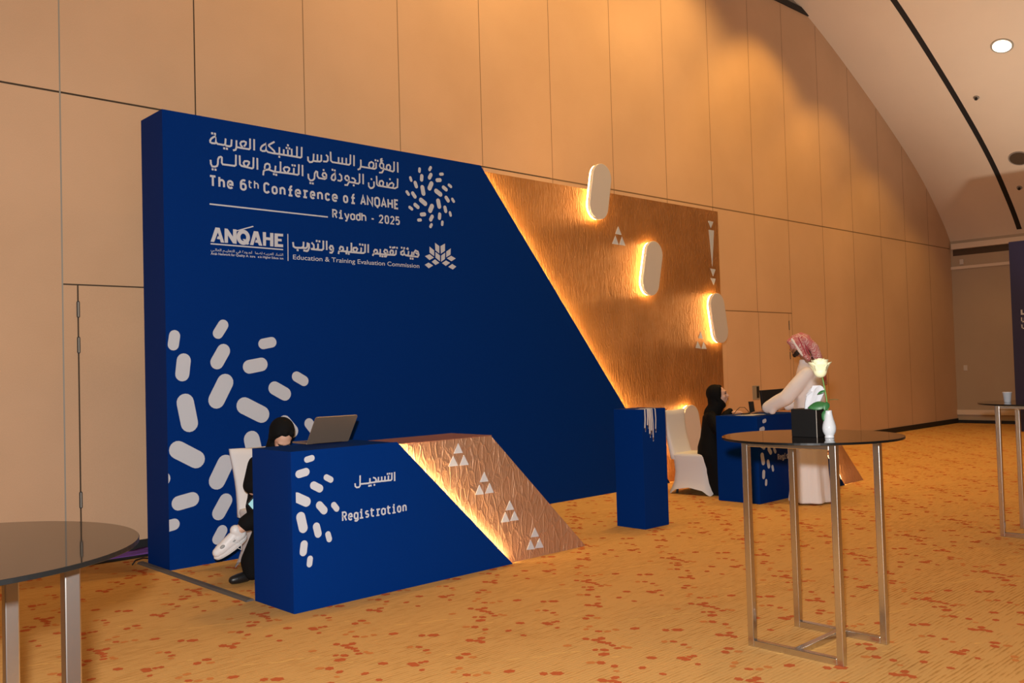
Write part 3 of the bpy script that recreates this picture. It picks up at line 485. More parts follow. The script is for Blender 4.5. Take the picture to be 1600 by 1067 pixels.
# concealed doors in the panelling
def hinge(root, x, z0, z1):
    m = MB(); m.prism([(p[0], YW-0.004, p[1]) for p in pill_pts(x, z0, x, z1, 0.026)], (0, -0.004, 0)); h = part('hinge', m, M['black'], root)
    m = MB(); m.prism([(p[0], YW-0.008, p[1]) for p in pill_pts(x, z0+0.008, x, z1-0.008, 0.011)], (0, -0.002, 0)); part('hinge_pin', m, M['seam_light'], root)
d1 = MB(); d1.box(2.652, 3.62, YW-0.003, YW-0.0005, 0.012, 2.336); d1.cur = 1; d1.box(2.640, 2.6515, YW-0.0025, YW-0.0005, 0.012, 2.338)
do = struct('door_1', d1, [M['wall'], M['seam']])
for z in (2.06, 1.755, 0.44, 0.15): hinge(do, 2.646, z, z+0.145)
d2 = MB(); d2.box(12.43, 13.392, YW-0.003, YW-0.0005, 0.012, 2.343); d2.box(13.402, 14.37, YW-0.003, YW-0.0005, 0.012, 2.343)
d2.cur = 1; d2.box(13.392, 13.402, YW-0.0025, YW-0.0005, 0.012, 2.343); d2.box(14.37, 14.378, YW-0.0025, YW-0.0005, 0.012, 2.343)
do = struct('door_2', d2, [M['wall'], M['seam_soft']])
hinge(do, 14.374, 2.06, 2.22); hinge(do, 14.374, 1.55, 1.68)
m = MB(); m.box(13.13, 13.345, YW-0.008, YW-0.003, 0.90, 1.13); pl_ = part('pull_plate', m, M['seam_light'], do, bevel=0.002)
m = MB(); m.box(13.25, 13.325, YW-0.010, YW-0.008, 0.925, 1.115); part('finger_recess', m, M['black'], do)

# end wall
XE = 21.67
e = MB(); e.box(XE, XE+0.2, -6, YW+0.1, 0, 4.6)
struct('wall_right', e, M['wall_far'])
t_ = MB(); t_.box(XE-0.10, XE, -6, YW-0.05, 3.955, 4.08); struct('trim_3', t_, M['ceil'])
t_ = MB(); t_.box(XE-0.004, XE, -6, YW-0.05, 3.81, 3.953); struct('trim_4', t_, M['brown'])
t_ = MB(); t_.box(XE-0.03, XE, -6, YW, 3.50, 3.565); struct('trim_5', t_, M['ceil'])
t_ = MB(); t_.box(XE-0.025, XE, -6, YW, 0.19, 0.30); struct('trim_6', t_, M['ceil'])
b_ = MB(); b_.box(XE-0.03, XE, -6, YW, 0, 0.07); struct('baseboard_right', b_, M['black'])
m = MB(); m.box(XE-0.035, XE, 7.90, 7.98, 3.60, 3.72)
single('wall_sensor', 'small white sensor box high on the far beige wall, below its dark slot', 'sensor', m, M['white_face'], bevel=0.006)
m = MB(); m.box(XE-0.012, XE, 7.92, 8.0, 1.19, 1.31)
single('wall_switch', 'small pale switch plate on the far beige wall near the corner', 'switch', m, M['white_face'], bevel=0.003)

# barrel vaulted ceiling springing from the end wall
prof = [(XE+0.05, 4.08), (21.60, 4.24)] + list(reversed(arch[:-1])) + [(14.6, 8.14), (13.4, 8.50), (12.0, 8.78), (10.5, 8.93), (9.0, 8.98), (6.5, 8.85), (3.0, 8.25), (0, 7.3), (-3, 6.0)]
# finer curve through the profile (Catmull-Rom)
def smooth_curve(P, k=5):
    out = []
    for i in range(len(P)-1):
        p0, p1, p2, p3 = (Vector(P[max(i-1, 0)]), Vector(P[i]), Vector(P[i+1]), Vector(P[min(i+2, len(P)-1)]))
        for j in range(k):
            t = j/k; out.append(tuple(0.5*((2*p1)+(p2-p0)*t+(2*p0-5*p1+4*p2-p3)*t*t+(3*p1-p0-3*p2+p3)*t**3)))
    out.append(tuple(P[-1])); return out
prof = smooth_curve(prof)
c = MB()
outer = [(x, z+0.12) for x, z in prof]
c.loft([[(x, y, z) for x, z in prof] + [(x, y, z) for x, z in reversed(outer)] for y in (-6.0, YW+0.05)])
struct('ceiling', c, M['ceil'], smooth=False)
def nrm(i):
    a, b = Vector(prof[max(i-1, 0)]), Vector(prof[min(i+1, len(prof)-1)]); d = (b-a).normalized(); n = Vector((d.y, -d.x)); return n if n.y < 0 else -n
sl = MB(); rng = [i for i in range(len(prof)) if prof[i][0] < 21.62]
A_ = [Vector(prof[i])+nrm(i)*0.004 for i in rng]; B_ = [Vector(prof[i])-nrm(i)*0.03 for i in rng]
sl.loft([[(p.x, 6.645, p.y), (p.x, 6.745, p.y), (q.x, 6.745, q.y), (q.x, 6.645, q.y)] for p, q in zip(A_, B_)])
struct('trim_7', sl, M['black'])
def on_vault(x):
    for i in range(len(prof)-1):
        a, b = prof[i+1][0], prof[i][0]
        if a <= x <= b:
            t = (x-a)/(b-a); z = prof[i+1][1]*(1-t)+prof[i][1]*t; n = nrm(i); return Vector((x, 0, z)), Vector((n.x, 0, n.y))
def disc_on_vault(mb, x, y, r, h0, h1, n=24, r2=None):
    p, nn = on_vault(x); p = p+Vector((0, y, 0)); u = Vector((0, 1, 0)); v = nn.cross(u)
    r2 = r if r2 is None else r2
    mb.loft([[p+nn*h+u*(q*math.cos(2*PI*k/n))+v*(q*math.sin(2*PI*k/n)) for k in range(n)] for h, q in ((h0, r), (h1, r2))])
    return p
p, nn = on_vault(17.37)
dl = thing('ceiling_downlight', 'glowing round recessed downlight in the curved ceiling, top right', 'ceiling light', (17.37, 5.53, p.z))
m = MB(); disc_on_vault(m, 17.37, 5.53, 0.185, -0.01, 0.012); part('trim_ring', m, M['seam_light'], dl)
m = MB(); disc_on_vault(m, 17.37, 5.53, 0.150, 0.0, 0.016); part('glowing_lens', m, M['lamp_on'], dl)
sp_ = thing('ceiling_speaker', 'flat grey round speaker grille in the curved ceiling at the right edge', 'speaker', (20.12, 6.18, 5.45))
m = MB(); disc_on_vault(m, 20.12, 6.18, 0.20, -0.01, 0.012); part('rim', m, M['gray'], sp_)
m = MB(); disc_on_vault(m, 20.12, 6.18, 0.175, 0.0, 0.016); part('grille', m, M['brown'], sp_)
for x, y, lab in ((18.43, 6.36, 'small dark ceiling sprinkler between the black slot and the glowing downlight'), (20.77, 6.40, 'tiny dark ceiling sprinkler below the round grey speaker')):
    q, nn = on_vault(x); s_ = thing('ceiling_sprinkler', lab, 'sprinkler', (x, y, q.z))
    m = MB(); disc_on_vault(m, x, y, 0.055, -0.005, 0.010, 14); part('escutcheon', m, M['gray'], s_)
    m = MB(); disc_on_vault(m, x, y, 0.022, 0.0, 0.05, 10, 0.03); part('nozzle', m, M['black'], s_)

# ------------------------------------------------------------------ conference backdrop
YB, YC = 7.168, 7.227
bd = thing('conference_stand', 'tall blue and copper conference backdrop with white lettering and glowing capsules', 'exhibition stand', (6.9, 7.4, 0))
X0, XT, XB, HB = 2.981, 6.394, 9.503, 3.687
m = MB(); m.prism([(X0, YB, 0), (XB, YB, 0), (XT, YB, HB), (X0, YB, HB)], (0, 0.014, 0)); m.prism([(X0, YB+0.014, 0), (XB-0.045, YB+0.014, 0), (XT-0.045, YB+0.014, HB), (X0, YB+0.014, HB)], (0, 0.040, 0)); m.box(X0, XT-0.05, YB+0.054, 7.60, 0, HB)
part('blue_panel', m, M['blue'], bd, label='deep blue panel with a slanted right edge')
m = MB(); m.box(XT-0.045, 10.88, YC, 7.60, 0, 3.645); part('copper_panel', m, M['copper'], bd, label='crinkled copper foil panel')
dv = Vector((XB-XT, 0, -HB)); dn = dv.normalized(); nv = Vector((HB, 0, XB-XT)).normalized()
m = MB(); m.slab(Vector((XT-0.044, YB+0.018, HB))+dn*0.06, dv-dn*0.14, (0, 0.016, 0), nv*0.006); part('led_strip', m, M['led_soft'], bd, label='warm glowing light strip along the slanted edge')
def traced(root, name, strokes, w_, Y):
    m = MB()
    for s_ in strokes: stroke(m, s_, w_, Y)
    return part(name, m, M['vinyl'], root)
traced(bd, 'arabic_title', AR_TITLE, 0.0155, YB)
for a, b in ((0, 3), (3, 4), (4, 14), (14, 16), (16, 22)):
    m = MB(); letters(m, EN_TITLE[a:b], 0.0175, YB)
    if a == 3: letters(m, EN_TITLE[-2:], 0.0115, YB)
    part('title_word', m, M['vinyl'], bd)
for a, b, nm in ((0, 6, 'city_name'), (6, 7, 'dash'), (7, 11, 'year')):
    m = MB(); letters(m, EN_CITY[a:b], 0.0145, YB); part(nm, m, M['vinyl'], bd)
m = MB(); stroke(m, RULE, 0.0125, YB); part('title_rule', m, M['vinyl'], bd)
m = MB()
for q in ACRO: sheet(m, q, YB)
th = [(p[0], p[1]) for p in QRING]; ctr = (sum(p[0] for p in th)/len(th), sum(p[1] for p in th)/len(th))
stroke(m, th+[th[0]], 0.034, YB)
part('acronym_logo', m, M['vinyl'], bd)
m = MB(); stroke(m, BAR, 0.011, YB); part('logo_rule', m, M['vinyl'], bd)
m = MB(); stroke(m, VBAR, 0.008, YB); part('logo_divider', m, M['vinyl'], bd)
(xa, za), (xb, zb) = TXT_AR; zc = (za+zb)/2-0.010
for s0, s1, tx in ((.0, .555, 'لجـودة في التعليـم العالـي'), (.60, .86, 'العربيـه لضما'), (.885, 1.0, 'الشبكـ')):
    for m in font_words(shape_arabic(tx), xa+(xb-xa)*s0, xa+(xb-xa)*s1, zc, zc+0.022, YB, 0.004, 0.3): part('small_arabic_word', m, M['vinyl'], bd)
(xa, za), (xb, zb), _ = TXT_EN; zc = (za+zb)/2
for s0, s1, tx in ((0, .415, 'Arab Network for Qual'), (.418, .505, 'ty A'), (.525, .60, 'sura'), (.635, .655, 'e'), (.665, .93, 'in Higher Educa'), (.95, 1.0, 'ion')):
    for m in font_words(tx, xa+(xb-xa)*s0, xa+(xb-xa)*s1, zc, zc+0.020, YB, 0.012): part('small_latin_word', m, M['vinyl'], bd)
traced(bd, 'arabic_commission_name', AR_ORG, 0.0165, YB)
(xa, za), (xb, zb), (xc, zt) = TXT_EDU
for m in font_words('Education & Training Evaluation Commission', xa, xb, (za+zb)/2, (za+zb)/2+(zt-za)*0.92, YB, 0.004): part('commission_word', m, M['vinyl'], bd)
m = MB()
for q in LEAF: sheet(m, q, YB)
part('leaf_logo', m, M['vinyl'], bd)
m = MB(); emblem(m, [1, 0, 5.7093, 3.27425], YB); part('capsule_emblem', m, M['vinyl'], bd, label='round burst of thirty small capsules')
m = MB(); emblem(m, EM_BIG, YB, xmin=X0+0.001); part('large_capsule_pattern', m, M['vinyl'], bd, label='burst of large grey capsules at the lower left')
m = MB()
for q in TRI_WALL[:3]: sheet(m, q, YC, 0.003)
part('triangle_motif', m, M['vinyl'], bd)
m = MB()
for q in TRI_WALL[3:6]: sheet(m, q, YC, 0.003)
part('triangle_motif', m, M['vinyl'], bd)
m = MB()
for q in TRI_WALL[6:]: sheet(m, q, YC, 0.003)
part('triangle_column', m, M['vinyl'], bd)
YP = 7.12
for (x0, z0, x1, z1) in [tuple(q) for q in CAPS] + [(9.925, 0.975, 10.055, 0.30)]:
    m = MB(); m.prism([(p[0], YP, p[1]) for p in pill_pts(x0, z0, x1, z1, 0.335, 14)], (0, 0.045, 0)); cp_ = part('capsule_light', m, M['white_face'], bd, bevel=0.006, label='white capsule with a glowing rim')
    d = (Vector((x1, z1))-Vector((x0, z0))).normalized()*0.008
    m = MB(); m.prism([(p[0], YP+0.045, p[1]) for p in pill_pts(x0+d.x, z0+d.y, x1-d.x, z1-d.y, 0.319, 14)], (0, 0.026, 0)); part('glowing_rim', m, M['led'], cp_)
    m = MB(); m.prism([(p[0], YP+0.071, p[1]) for p in pill_pts(x0+d.x*6, z0+d.y*6, x1-d.x*6, z1-d.y*6, 0.22, 10)], (0, YC-YP-0.071, 0)); part('spacer', m, M['black'], cp_)

# ------------------------------------------------------------------ registration desks
def desk(label, x0, y0, h, bb, bt, cb, ct, dx, dz, em, tri_dx):
    r = thing('registration_desk', label, 'registration desk', (x0+1.2, y0+0.26, 0), 'registration desks'); yb = y0+0.52; yc = y0+0.037
    m = MB(); m.prism([(x0, y0, 0), (x0+bb, y0, 0), (x0+bt, y0, h), (x0, y0, h)], (0, 0.008, 0)); m.prism([(x0, y0+0.008, 0), (x0+bb-0.022, y0+0.008, 0), (x0+bt-0.022, y0+0.008, h), (x0, y0+0.008, h)], (0, 0.027, 0)); m.box(x0, x0+bt-0.03, y0+0.034, yb, 0, h); part('blue_body', m, M['blue'], r, bevel=0.002)
    m = MB(); m.prism([(x0+bt-0.028, yc, 0), (x0+cb, yc, 0), (x0+ct, yc, h-0.024), (x0+bt-0.028, yc, h-0.024)], (0, yb-yc, 0)); part('copper_section', m, M['copper_desk'], r, label='slanted copper end section')
    m = MB(); m.prism([(x0+bt-0.028, yc-0.004, h-0.0238), (x0+ct+0.003, yc-0.004, h-0.0238), (x0+ct+0.003, yb, h-0.0238), (x0+bt-0.028, yb, h-0.0238)], (0, 0, 0.006)); part('copper_top', m, M['copper_top'], r)
    dv = Vector((bb-bt, 0, -h)); dn = dv.normalized(); nv = Vector((h, 0, bb-bt)).normalized()
    m = MB(); m.slab(Vector((x0+bt-0.0215, y0+0.011, h))+dn*0.03, dv-dn*0.07, (0, 0.012, 0), nv*0.004); part('led_strip', m, M['led_soft'], r)
    m = MB()
    for s_ in AR_DESK: stroke(m, [(p[0]+dx, p[1]+dz) for p in s_], 0.0108, y0)
    part('arabic_lettering', m, M['vinyl'], r)
    m = MB(); letters(m, [(c_, a+dx, b+dx, e_+dz, g+dz) for c_, a, b, e_, g in EN_DESK], 0.0105, y0); part('latin_lettering', m, M['vinyl'], r)
    m = MB(); emblem(m, em, y0, xmin=x0+0.028, zmin=0.02, zmax=h-0.012); part('capsule_pattern', m, M['vinyl'], r)
    for k in range(0, 12, 3):
        m = MB()
        for q in TRI_DESK[k:k+3]:
            q = [(p[0]+tri_dx, p[1]+dz) for p in q]
            if max(p[1] for p in q) < h-0.03: sheet(m, q, yc, 0.003)
        if m.v: part('triangle_motif', m, M['vinyl'], r)
    return r
desk('blue and copper registration desk in the foreground with an open laptop on it', 2.969, 5.223, 1.03, 1.915, 0.835, 2.80, 1.755, 0, 0, EM_DESK, 0)
desk('blue and copper registration desk in the background with the man in white leaning on it', 8.596, 5.307, 0.935, 1.904, 0.92, 2.464, 1.46, 5.645, -0.10, EM_DESK2, 5.28)

# ------------------------------------------------------------------ cocktail tables
TH = 1.115
def cocktail_table(cx, cy_, label):
    r = thing('cocktail_table', label, 'cocktail table', (cx, cy_, 0), 'cocktail tables'); a, b, w_ = 0.258, 0.270, 0.036
    m = MB(); R_ = 0.468; cir = lambda q, z: [(cx+q*math.cos(2*PI*k/96), cy_+q*math.sin(2*PI*k/96), z) for k in range(96)]
    m.add(cir(R_-0.001, TH), [tuple(range(96))]); m.add(cir(R_-0.001, TH-0.012), [tuple(range(95, -1, -1))])
    m.cur = 1; m.loft([cir(R_-0.001, TH-0.012), cir(R_, TH-0.011), cir(R_, TH-0.001), cir(R_-0.001, TH)], cap=False)
    part('glass_top', m, [M['glass'], M['glass_edge']], r, label='dark tinted round glass top')
    for sx in (-1, 1):
        x0, x1 = (cx-a, cx-a+w_) if sx < 0 else (cx+a-w_, cx+a)
        for sy_ in (-1, 1):
            y0, y1 = (cy_-b, cy_-b+w_) if sy_ < 0 else (cy_+b-w_, cy_+b)
            m = MB(); m.box(x0, x1, y0, y1, 0, TH-0.012); part('leg', m, M['chrome'], r, bevel=0.003)
        m = MB(); m.box(x0, x1, cy_-b+w_, cy_+b-w_, 0.0, w_); part('bottom_rail', m, M['chrome'], r, bevel=0.003)
        m = MB(); m.box(x0, x1, cy_-b+w_, cy_+b-w_, TH-0.012-w_, TH-0.012); part('top_rail', m, M['chrome'], r, bevel=0.003)
    m = MB(); m.box(cx-a+w_, cx+a-w_, cy_-w_/2, cy_+w_/2, 0.0, w_*0.9); part('cross_rail', m, M['chrome'], r, bevel=0.003)
    return r
CT = cocktail_table(4.535, 2.475, 'chrome and dark glass cocktail table carrying the white rose and black tissue box')
dup(CT, (0.485, 2.573, 0), 'empty dark glass cocktail table cut off by the bottom left corner')
dup(CT, (8.475, 2.53, 0), 'cocktail table with a paper cup, cut off at the right edge')

# tissue box on the centre table
tb = thing('tissue_box', 'black tissue box with a white tissue on the centre cocktail table', 'tissue box', (4.485, 2.456, TH))
o_ = Vector((4.432, 2.383, TH)); H_ = 0.148; ux2 = Vector((1, 0, 0)); uy = Vector((0, 1, 0))
m = MB(); m.slab(o_, ux2*0.105, uy*0.147, (0, 0, H_)); part('box', m, M['black_leather'], tb, bevel=0.003)
m = MB(); m.slab(o_-ux2*0.0008-uy*0.0008, ux2*0.0028, uy*0.0028, (0, 0, H_-0.003)); part('edge_stitching', m, M['gray'], tb)
c0 = o_+ux2*0.052+uy*0.062+Vector((0, 0, H_)); ux2 = Vector((0.454, -0.891, 0)); uy = Vector((0.891, 0.454, 0))
m = MB()
rings = []
for k, (h_, rx, ry) in enumerate(((-0.01, 0.030, 0.012), (0.03, 0.040, 0.014), (0.07, 0.046, 0.012), (0.105, 0.036, 0.006))):
    sh = ux2*(0.014*k)
    rings.append([c0+sh+Vector((0, 0, h_+0.018*math.sin(2.2*t*2*PI/16+k)*(k/3)))+ux2*(rx*math.cos(t*2*PI/16))+uy*(ry*math.sin(t*2*PI/16)+0.006*math.sin(5*t*2*PI/16)) for t in range(16)])
m.loft(rings); part('tissue', m, M['paper'], tb)

# vase with a rose
vx, vy = 4.447, 2.322
m = MB(); m.lathe([(0.022, 0), (0.024, 0.003), (0.0235, 0.008), (0.0215, 0.012), (0.0265, 0.020), (0.0325, 0.034), (0.0345, 0.048), (0.0335, 0.062), (0.0285, 0.082), (0.0225, 0.102), (0.0185, 0.120), (0.0165, 0.134), (0.0172, 0.142), (0.0150, 0.142), (0.0140, 0.130)], vx, vy, TH, 36)
single('bud_vase', 'small white ceramic bud vase on the centre cocktail table', 'vase', m, M['ceramic'], smooth=True, at=(vx, vy, TH))
ro = thing('rose', 'single cream rose with green leaves standing in the white vase', 'flower', (vx, vy, TH+0.06))
ih = Vector((0.454, -0.891, 0)); idp = Vector((0.891, 0.454, 0))      # across and along the sight line at this spot
def vp(a, d, z): return Vector((vx, vy, z)) + ih*a + idp*d
stem = [vp(0, 0, TH+0.03), vp(-0.003, 0, TH+0.14), vp(-0.008, 0.002, TH+0.21), vp(-0.020, 0.004, TH+0.29), vp(-0.027, 0.004, TH+0.335)]
m = MB(); m.tube(stem, [0.004, 0.004, 0.0035, 0.0035, 0.004], 8); part('stem', m, M['stem'], ro, smooth=True)
bc = vp(-0.034, 0.004, TH+0.362)
fl_ = MB()
bc = bc-Vector((0, 0, 0.004)); KB = 1.28
fl_.ball(bc+Vector((0, 0, -0.008)), 0.035, 0.035, 0.038)
def petal(mb, c, az, r0, r1, z0, z1, wid, curl):
    rings = []
    for i in range(6):
        t = i/5; r_ = r0+(r1-r0)*math.sin(t*PI*0.55)+curl*max(0, t-0.7)*3*0.01; z = z0+(z1-z0)*t; hw = wid*(0.45+0.75*math.sin(PI*(0.15+0.72*t)))
        rings.append([c+KB*Vector((r_*math.cos(az+s*hw), r_*math.sin(az+s*hw), z-0.004*abs(s)*t)) for s in (-1, -.6, -.2, .2, .6, 1)] )
    n = 6; vs = [p for r_ in rings for p in r_]; fs = [(i*n+j, i*n+j+1, (i+1)*n+j+1, (i+1)*n+j) for i in range(5) for j in range(n-1)]
    mb.add(vs, fs)
for k in range(5): petal(fl_, bc, k*2*PI/5, 0.012, 0.033, -0.032, 0.030, 0.75, 1.5)
for k in range(5): petal(fl_, bc, k*2*PI/5+0.6, 0.010, 0.027, -0.030, 0.040, 0.75, 0.6)
for k in range(4): petal(fl_, bc, k*PI/2+0.3, 0.006, 0.018, -0.02, 0.045, 0.9, 0)
o = part('bloom', fl_, M['petal'], ro, smooth=True)
md = o.modifiers.new('t', 'SOLIDIFY'); md.thickness = 0.0014; evaluated(o)
def leaf(mb, p, d, up, L, wd):
    d = unit(d); s = d.cross(up).normalized(); n = s.cross(d); rows = []
    for i in range(7):
        t = i/6; hw = wd*math.sin(PI*min(1, 0.06+t*0.94))**0.8*(1-0.25*t); c_ = Vector(p)+d*(L*t)-n*(0.18*L*t*t)
        rows.append([c_-s*hw+n*(hw*0.25), c_, c_+s*hw+n*(hw*0.25)])
    vs = [q for r_ in rows for q in r_]; mb.add(vs, [(i*3+j, i*3+j+1, i*3+j+4, i*3+j+3) for i in range(6) for j in (0, 1)])
zup = Vector((0, 0, 1))
for p, d, u, L, wd in ((vp(-0.006, -0.002, TH+0.170), -ih*1+idp*-.1+zup*-.06, zup*0.5-idp, 0.098, 0.027), (vp(-0.004, -0.004, TH+0.185), -ih*.25-idp*.5-zup*.75, -idp+ih*.2, 0.05, 0.019),
                      (vp(-0.006, -0.004, TH+0.145), -ih*0.35-idp*0.3-zup*0.95, -idp, 0.062, 0.022), (vp(-0.013, 0, TH+0.245), -ih-zup*.35, zup*.6-idp, 0.045, 0.009),
                      (vp(-0.002, 0, TH+0.195), ih-idp*.2+zup*.25, zup, 0.055, 0.006)):
    m = MB(); leaf(m, p, d, u, L, wd); lf = part('leaf', m, M['leaf'], ro, smooth=True); md = lf.modifiers.new('t', 'SOLIDIFY'); md.thickness = 0.0012; evaluated(lf)

# paper cup on the right-hand table
m = MB(); m.lathe([(0.024, 0), (0.026, 0.002), (0.035, 0.080), (0.0375, 0.082), (0.0375, 0.086), (0.033, 0.086), (0.025, 0.006)], 8.44, 2.77, TH, 28)
single('paper_cup', 'white paper cup on the cocktail table at the right edge', 'cup', m, M['paper'], smooth=True, at=(8.44, 2.77, TH))

# ------------------------------------------------------------------ blue plinth with lanyards
px, py = 6.672, 5.332
m = MB(); m.box(px, px+0.36, py, py+0.338, 0, 1.108)
single('display_plinth', 'tall blue plinth standing alone between the two desks, lanyards over its edge', 'plinth', m, M['blue'], bevel=0.002, at=(px, py, 0))
for k, (lx, zl, wd, lab) in enumerate(((6.712, 0.935, 0.017, 'white lanyard over the blue plinth edge, leftmost of the bunch'), (6.752, 0.96, 0.020, 'short white lanyard on the blue plinth, second from the left'),
                          (6.776, 0.878, 0.020, 'white lanyard in the middle of the bunch on the blue plinth'), (6.804, 0.905, 0.018, 'white lanyard on the blue plinth, right of the middle one'),
                          (6.822, 0.838, 0.012, 'longest white lanyard hanging from the blue plinth'), (6.862, 0.918, 0.013, 'white lanyard over the blue plinth edge, rightmost of the bunch'))):
    r = thing('lanyard', lab, 'lanyard', (lx, py-0.003, zl), 'lanyards over the blue plinth'); off = -0.0035-0.0022*(k % 3); zt = 1.110+0.0015*(k % 3)
    m = MB(); pr_ = [(py+0.10, zt-0.0012), (py-0.004, zt), (py+off, zt-0.010), (py+off-0.004, (zl+zt)/2), (py+off, zl)]
    rows = [[(lx-wd/2+0.004*math.sin(k+i), y, z) for i, (y, z) in enumerate(pr_)], [(lx+wd/2+0.004*math.sin(k+i), y, z) for i, (y, z) in enumerate(pr_)]]
    m.add(rows[0]+rows[1], [(i, i+1, 6+i, 5+i) for i in range(4)]); st = part('strap', m, M['strap'], r); md = st.modifiers.new('t', 'SOLIDIFY'); md.thickness = 0.0012; evaluated(st)
    m = MB(); m.box(lx-0.006, lx+0.006, py+off-0.004, py+off+0.001, zl-0.012, zl+0.002); m.tube([(lx, py+off-0.002, zl-0.010), (lx+0.004, py+off-0.003, zl-0.022), (lx, py+off-0.002, zl-0.036), (lx-0.004, py+off-0.002, zl-0.024), (lx, py+off-0.002, zl-0.010)], 0.002, 6); part('clip', m, M['chrome'], r)

# ------------------------------------------------------------------ laptop on the near desk
A = Vector((3.318, 5.622, 1.03)); B = Vector((3.643, 5.597, 1.03)); ab = (B-A).normalized(); nn = Vector((ab.y, -ab.x, 0))
lp = thing('laptop', 'open grey metal laptop on the front registration desk, lid back turned to us', 'laptop', tuple((A+B)/2))
m = MB(); m.slab(A+Vector((0, 0, 0.003)), B-A, -nn*0.225, (0, 0, 0.012)); bs = part('base', m, M['alu'], lp, bevel=0.003)
m = MB(); m.slab(A+ab*0.03-nn*0.03+Vector((0, 0, 0.0151)), ab*0.265, -nn*0.10, (0, 0, 0.0008)); part('keyboard', m, M['black_plastic'], lp)
ld = Vector((0, 0, 1))*math.cos(math.radians(38))+nn*math.sin(math.radians(38)); ln = ab.cross(ld).normalized()
o_ = A+Vector((0, 0, 0.010)); m = MB()
R_ = 0.012; L_ = (B-A).length; Hh = 0.238; prof_l = [(0, 0), (L_, 0), (L_, Hh-R_), (L_-R_*.3, Hh-R_*.3), (L_-R_, Hh), (R_, Hh), (R_*.3, Hh-R_*.3), (0, Hh-R_)]
sgn = 1 if ln.dot(Vector((0, -1, 0))) > 0 else -1
m.prism([o_+ab*u+ld*v for u, v in prof_l], ln*sgn*0.006); lid = part('lid', m, M['alu'], lp)
m = MB(); m.prism([o_+ab*u+ld*v-ln*sgn*0.0006 for u, v in ((0.008, 0.012), (L_-0.008, 0.012), (L_-0.008, Hh-0.010), (0.008, Hh-0.010))], -ln*sgn*0.0006); part('screen', m, M['screen'], lp)
m = MB(); m.tube([A+ab*0.05+Vector((0, 0, 0.010)), B-ab*0.05+Vector((0, 0, 0.010))], 0.006, 8); part('hinge', m, M['black_plastic'], lp)

# ------------------------------------------------------------------ things on the far desk
DT = 0.935
cr = thing('card_terminal', 'small black upright card terminal on the far registration desk', 'card terminal', (9.09, 5.66, DT))
m = MB(); m.box(9.045, 9.135, 5.615, 5.71, DT, DT+0.014); part('foot', m, M['black_plastic'], cr, bevel=0.004)
m = MB(); q0 = Vector((9.056, 5.672, DT+0.012)); m.slab(q0, Vector((0.060, -0.022, 0)), Vector((0.006, 0.016, 0)), Vector((0.010, 0.02, 0.125))); part('body', m, M['black_plastic'], cr, bevel=0.003)
m = MB(); m.tube([(9.05, 5.68, DT+0.012), (8.98, 5.70, DT+0.075), (8.90, 5.71, DT+0.08), (8.84, 5.72, DT+0.045), (8.80, 5.73, DT+0.006)], 0.0035, 6); part('cable', m, M['black_plastic'], cr, smooth=True)
m = MB(); m.box(8.84, 8.99, 5.60, 5.66, DT, DT+0.016)
single('stapler', 'low black oblong gadget lying by the card terminal on the far desk', 'gadget', m, M['black_plastic'], bevel=0.004, at=(8.9, 5.63, DT))
mo = thing('monitor', 'black computer monitor behind the man in white, on the far desk', 'monitor', (9.53, 5.68, DT))
m = MB(); m.prism([(9.300, 5.650, DT+0.012), (9.80, 5.600, DT+0.012), (9.80, 5.625, DT+0.262), (9.300, 5.675, DT+0.255)], (0.002, 0.028, 0)); part('panel', m, M['black_plastic'], mo, bevel=0.003)
m = MB(); m.box(9.44, 9.64, 5.66, 5.79, DT, DT+0.010); part('foot', m, M['black_plastic'], mo, bevel=0.003)
m = MB(); m.box(9.515, 9.565, 5.665, 5.70, DT+0.008, DT+0.10); part('stand', m, M['black_plastic'], mo)
gf = MB(); random.seed(11)
for k in range(9):
    a = random.uniform(0, 2*PI); r_ = random.uniform(0, 0.05); c_ = Vector((9.76+r_*math.cos(a), 5.52+r_*0.6*math.sin(a), DT+0.02+0.02*(k % 3)))
    p4 = [c_+Vector((random.uniform(-.04, .04), random.uniform(-.03, .03), random.uniform(-.02, .05))) for _ in range(4)]
    gf.add(p4, [(0, 1, 2), (0, 2, 3), (0, 3, 1), (1, 3, 2)])
for i, p in enumerate(gf.v): gf.v[i] = (p[0], p[1], max(DT+0.001, p[2]))
single('foil_ornament', 'shiny crumpled gold ornament on the far desk beside the man in white', 'ornament', gf, M['gold'], at=(9.76, 5.52, DT))
m = MB(); m.slab((8.70, 5.42, DT+0.0005), (0.30, 0.02, 0), (-0.02, 0.21, 0), (0, 0, 0.002))
single('paper_sheet', 'white sheet of paper at the left end of the far desk', 'paper', m, M['paper'], at=(8.7, 5.5, DT))

# ------------------------------------------------------------------ floor clutter
m = MB(); m.prism([(2.910, 7.66, 0), (2.976, 7.66, 0), (2.962, 7.66, 0.014), (2.924, 7.66, 0.014)], (0.0, -1.905, 0))
single('cable_cover', 'grey rubber cable cover on the carpet running from the backdrop to the front desk', 'cable cover', m, M['rubber'], at=(2.96, 6.7, 0))
m = MB(); rows = []
for i in range(9):
    y = 7.96+0.022*i; rows.append([(2.70+0.06*j, y+0.01*math.sin(j), 0.012+0.028*abs(math.sin(0.9*i+0.5*j))*(0.4+0.6*(i/8))) for j in range(12)])
top = [p for r_ in rows for p in r_]; n = 12; bot = [(x, y, 0.0015) for x, y, z in top]; k0 = len(top)
fs = [(i*n+j, i*n+j+1, (i+1)*n+j+1, (i+1)*n+j) for i in range(8) for j in range(n-1)]
edge = [j for j in range(n)] + [i*n+n-1 for i in range(1, 9)] + [8*n+j for j in range(n-2, -1, -1)] + [i*n for i in range(7, 0, -1)]
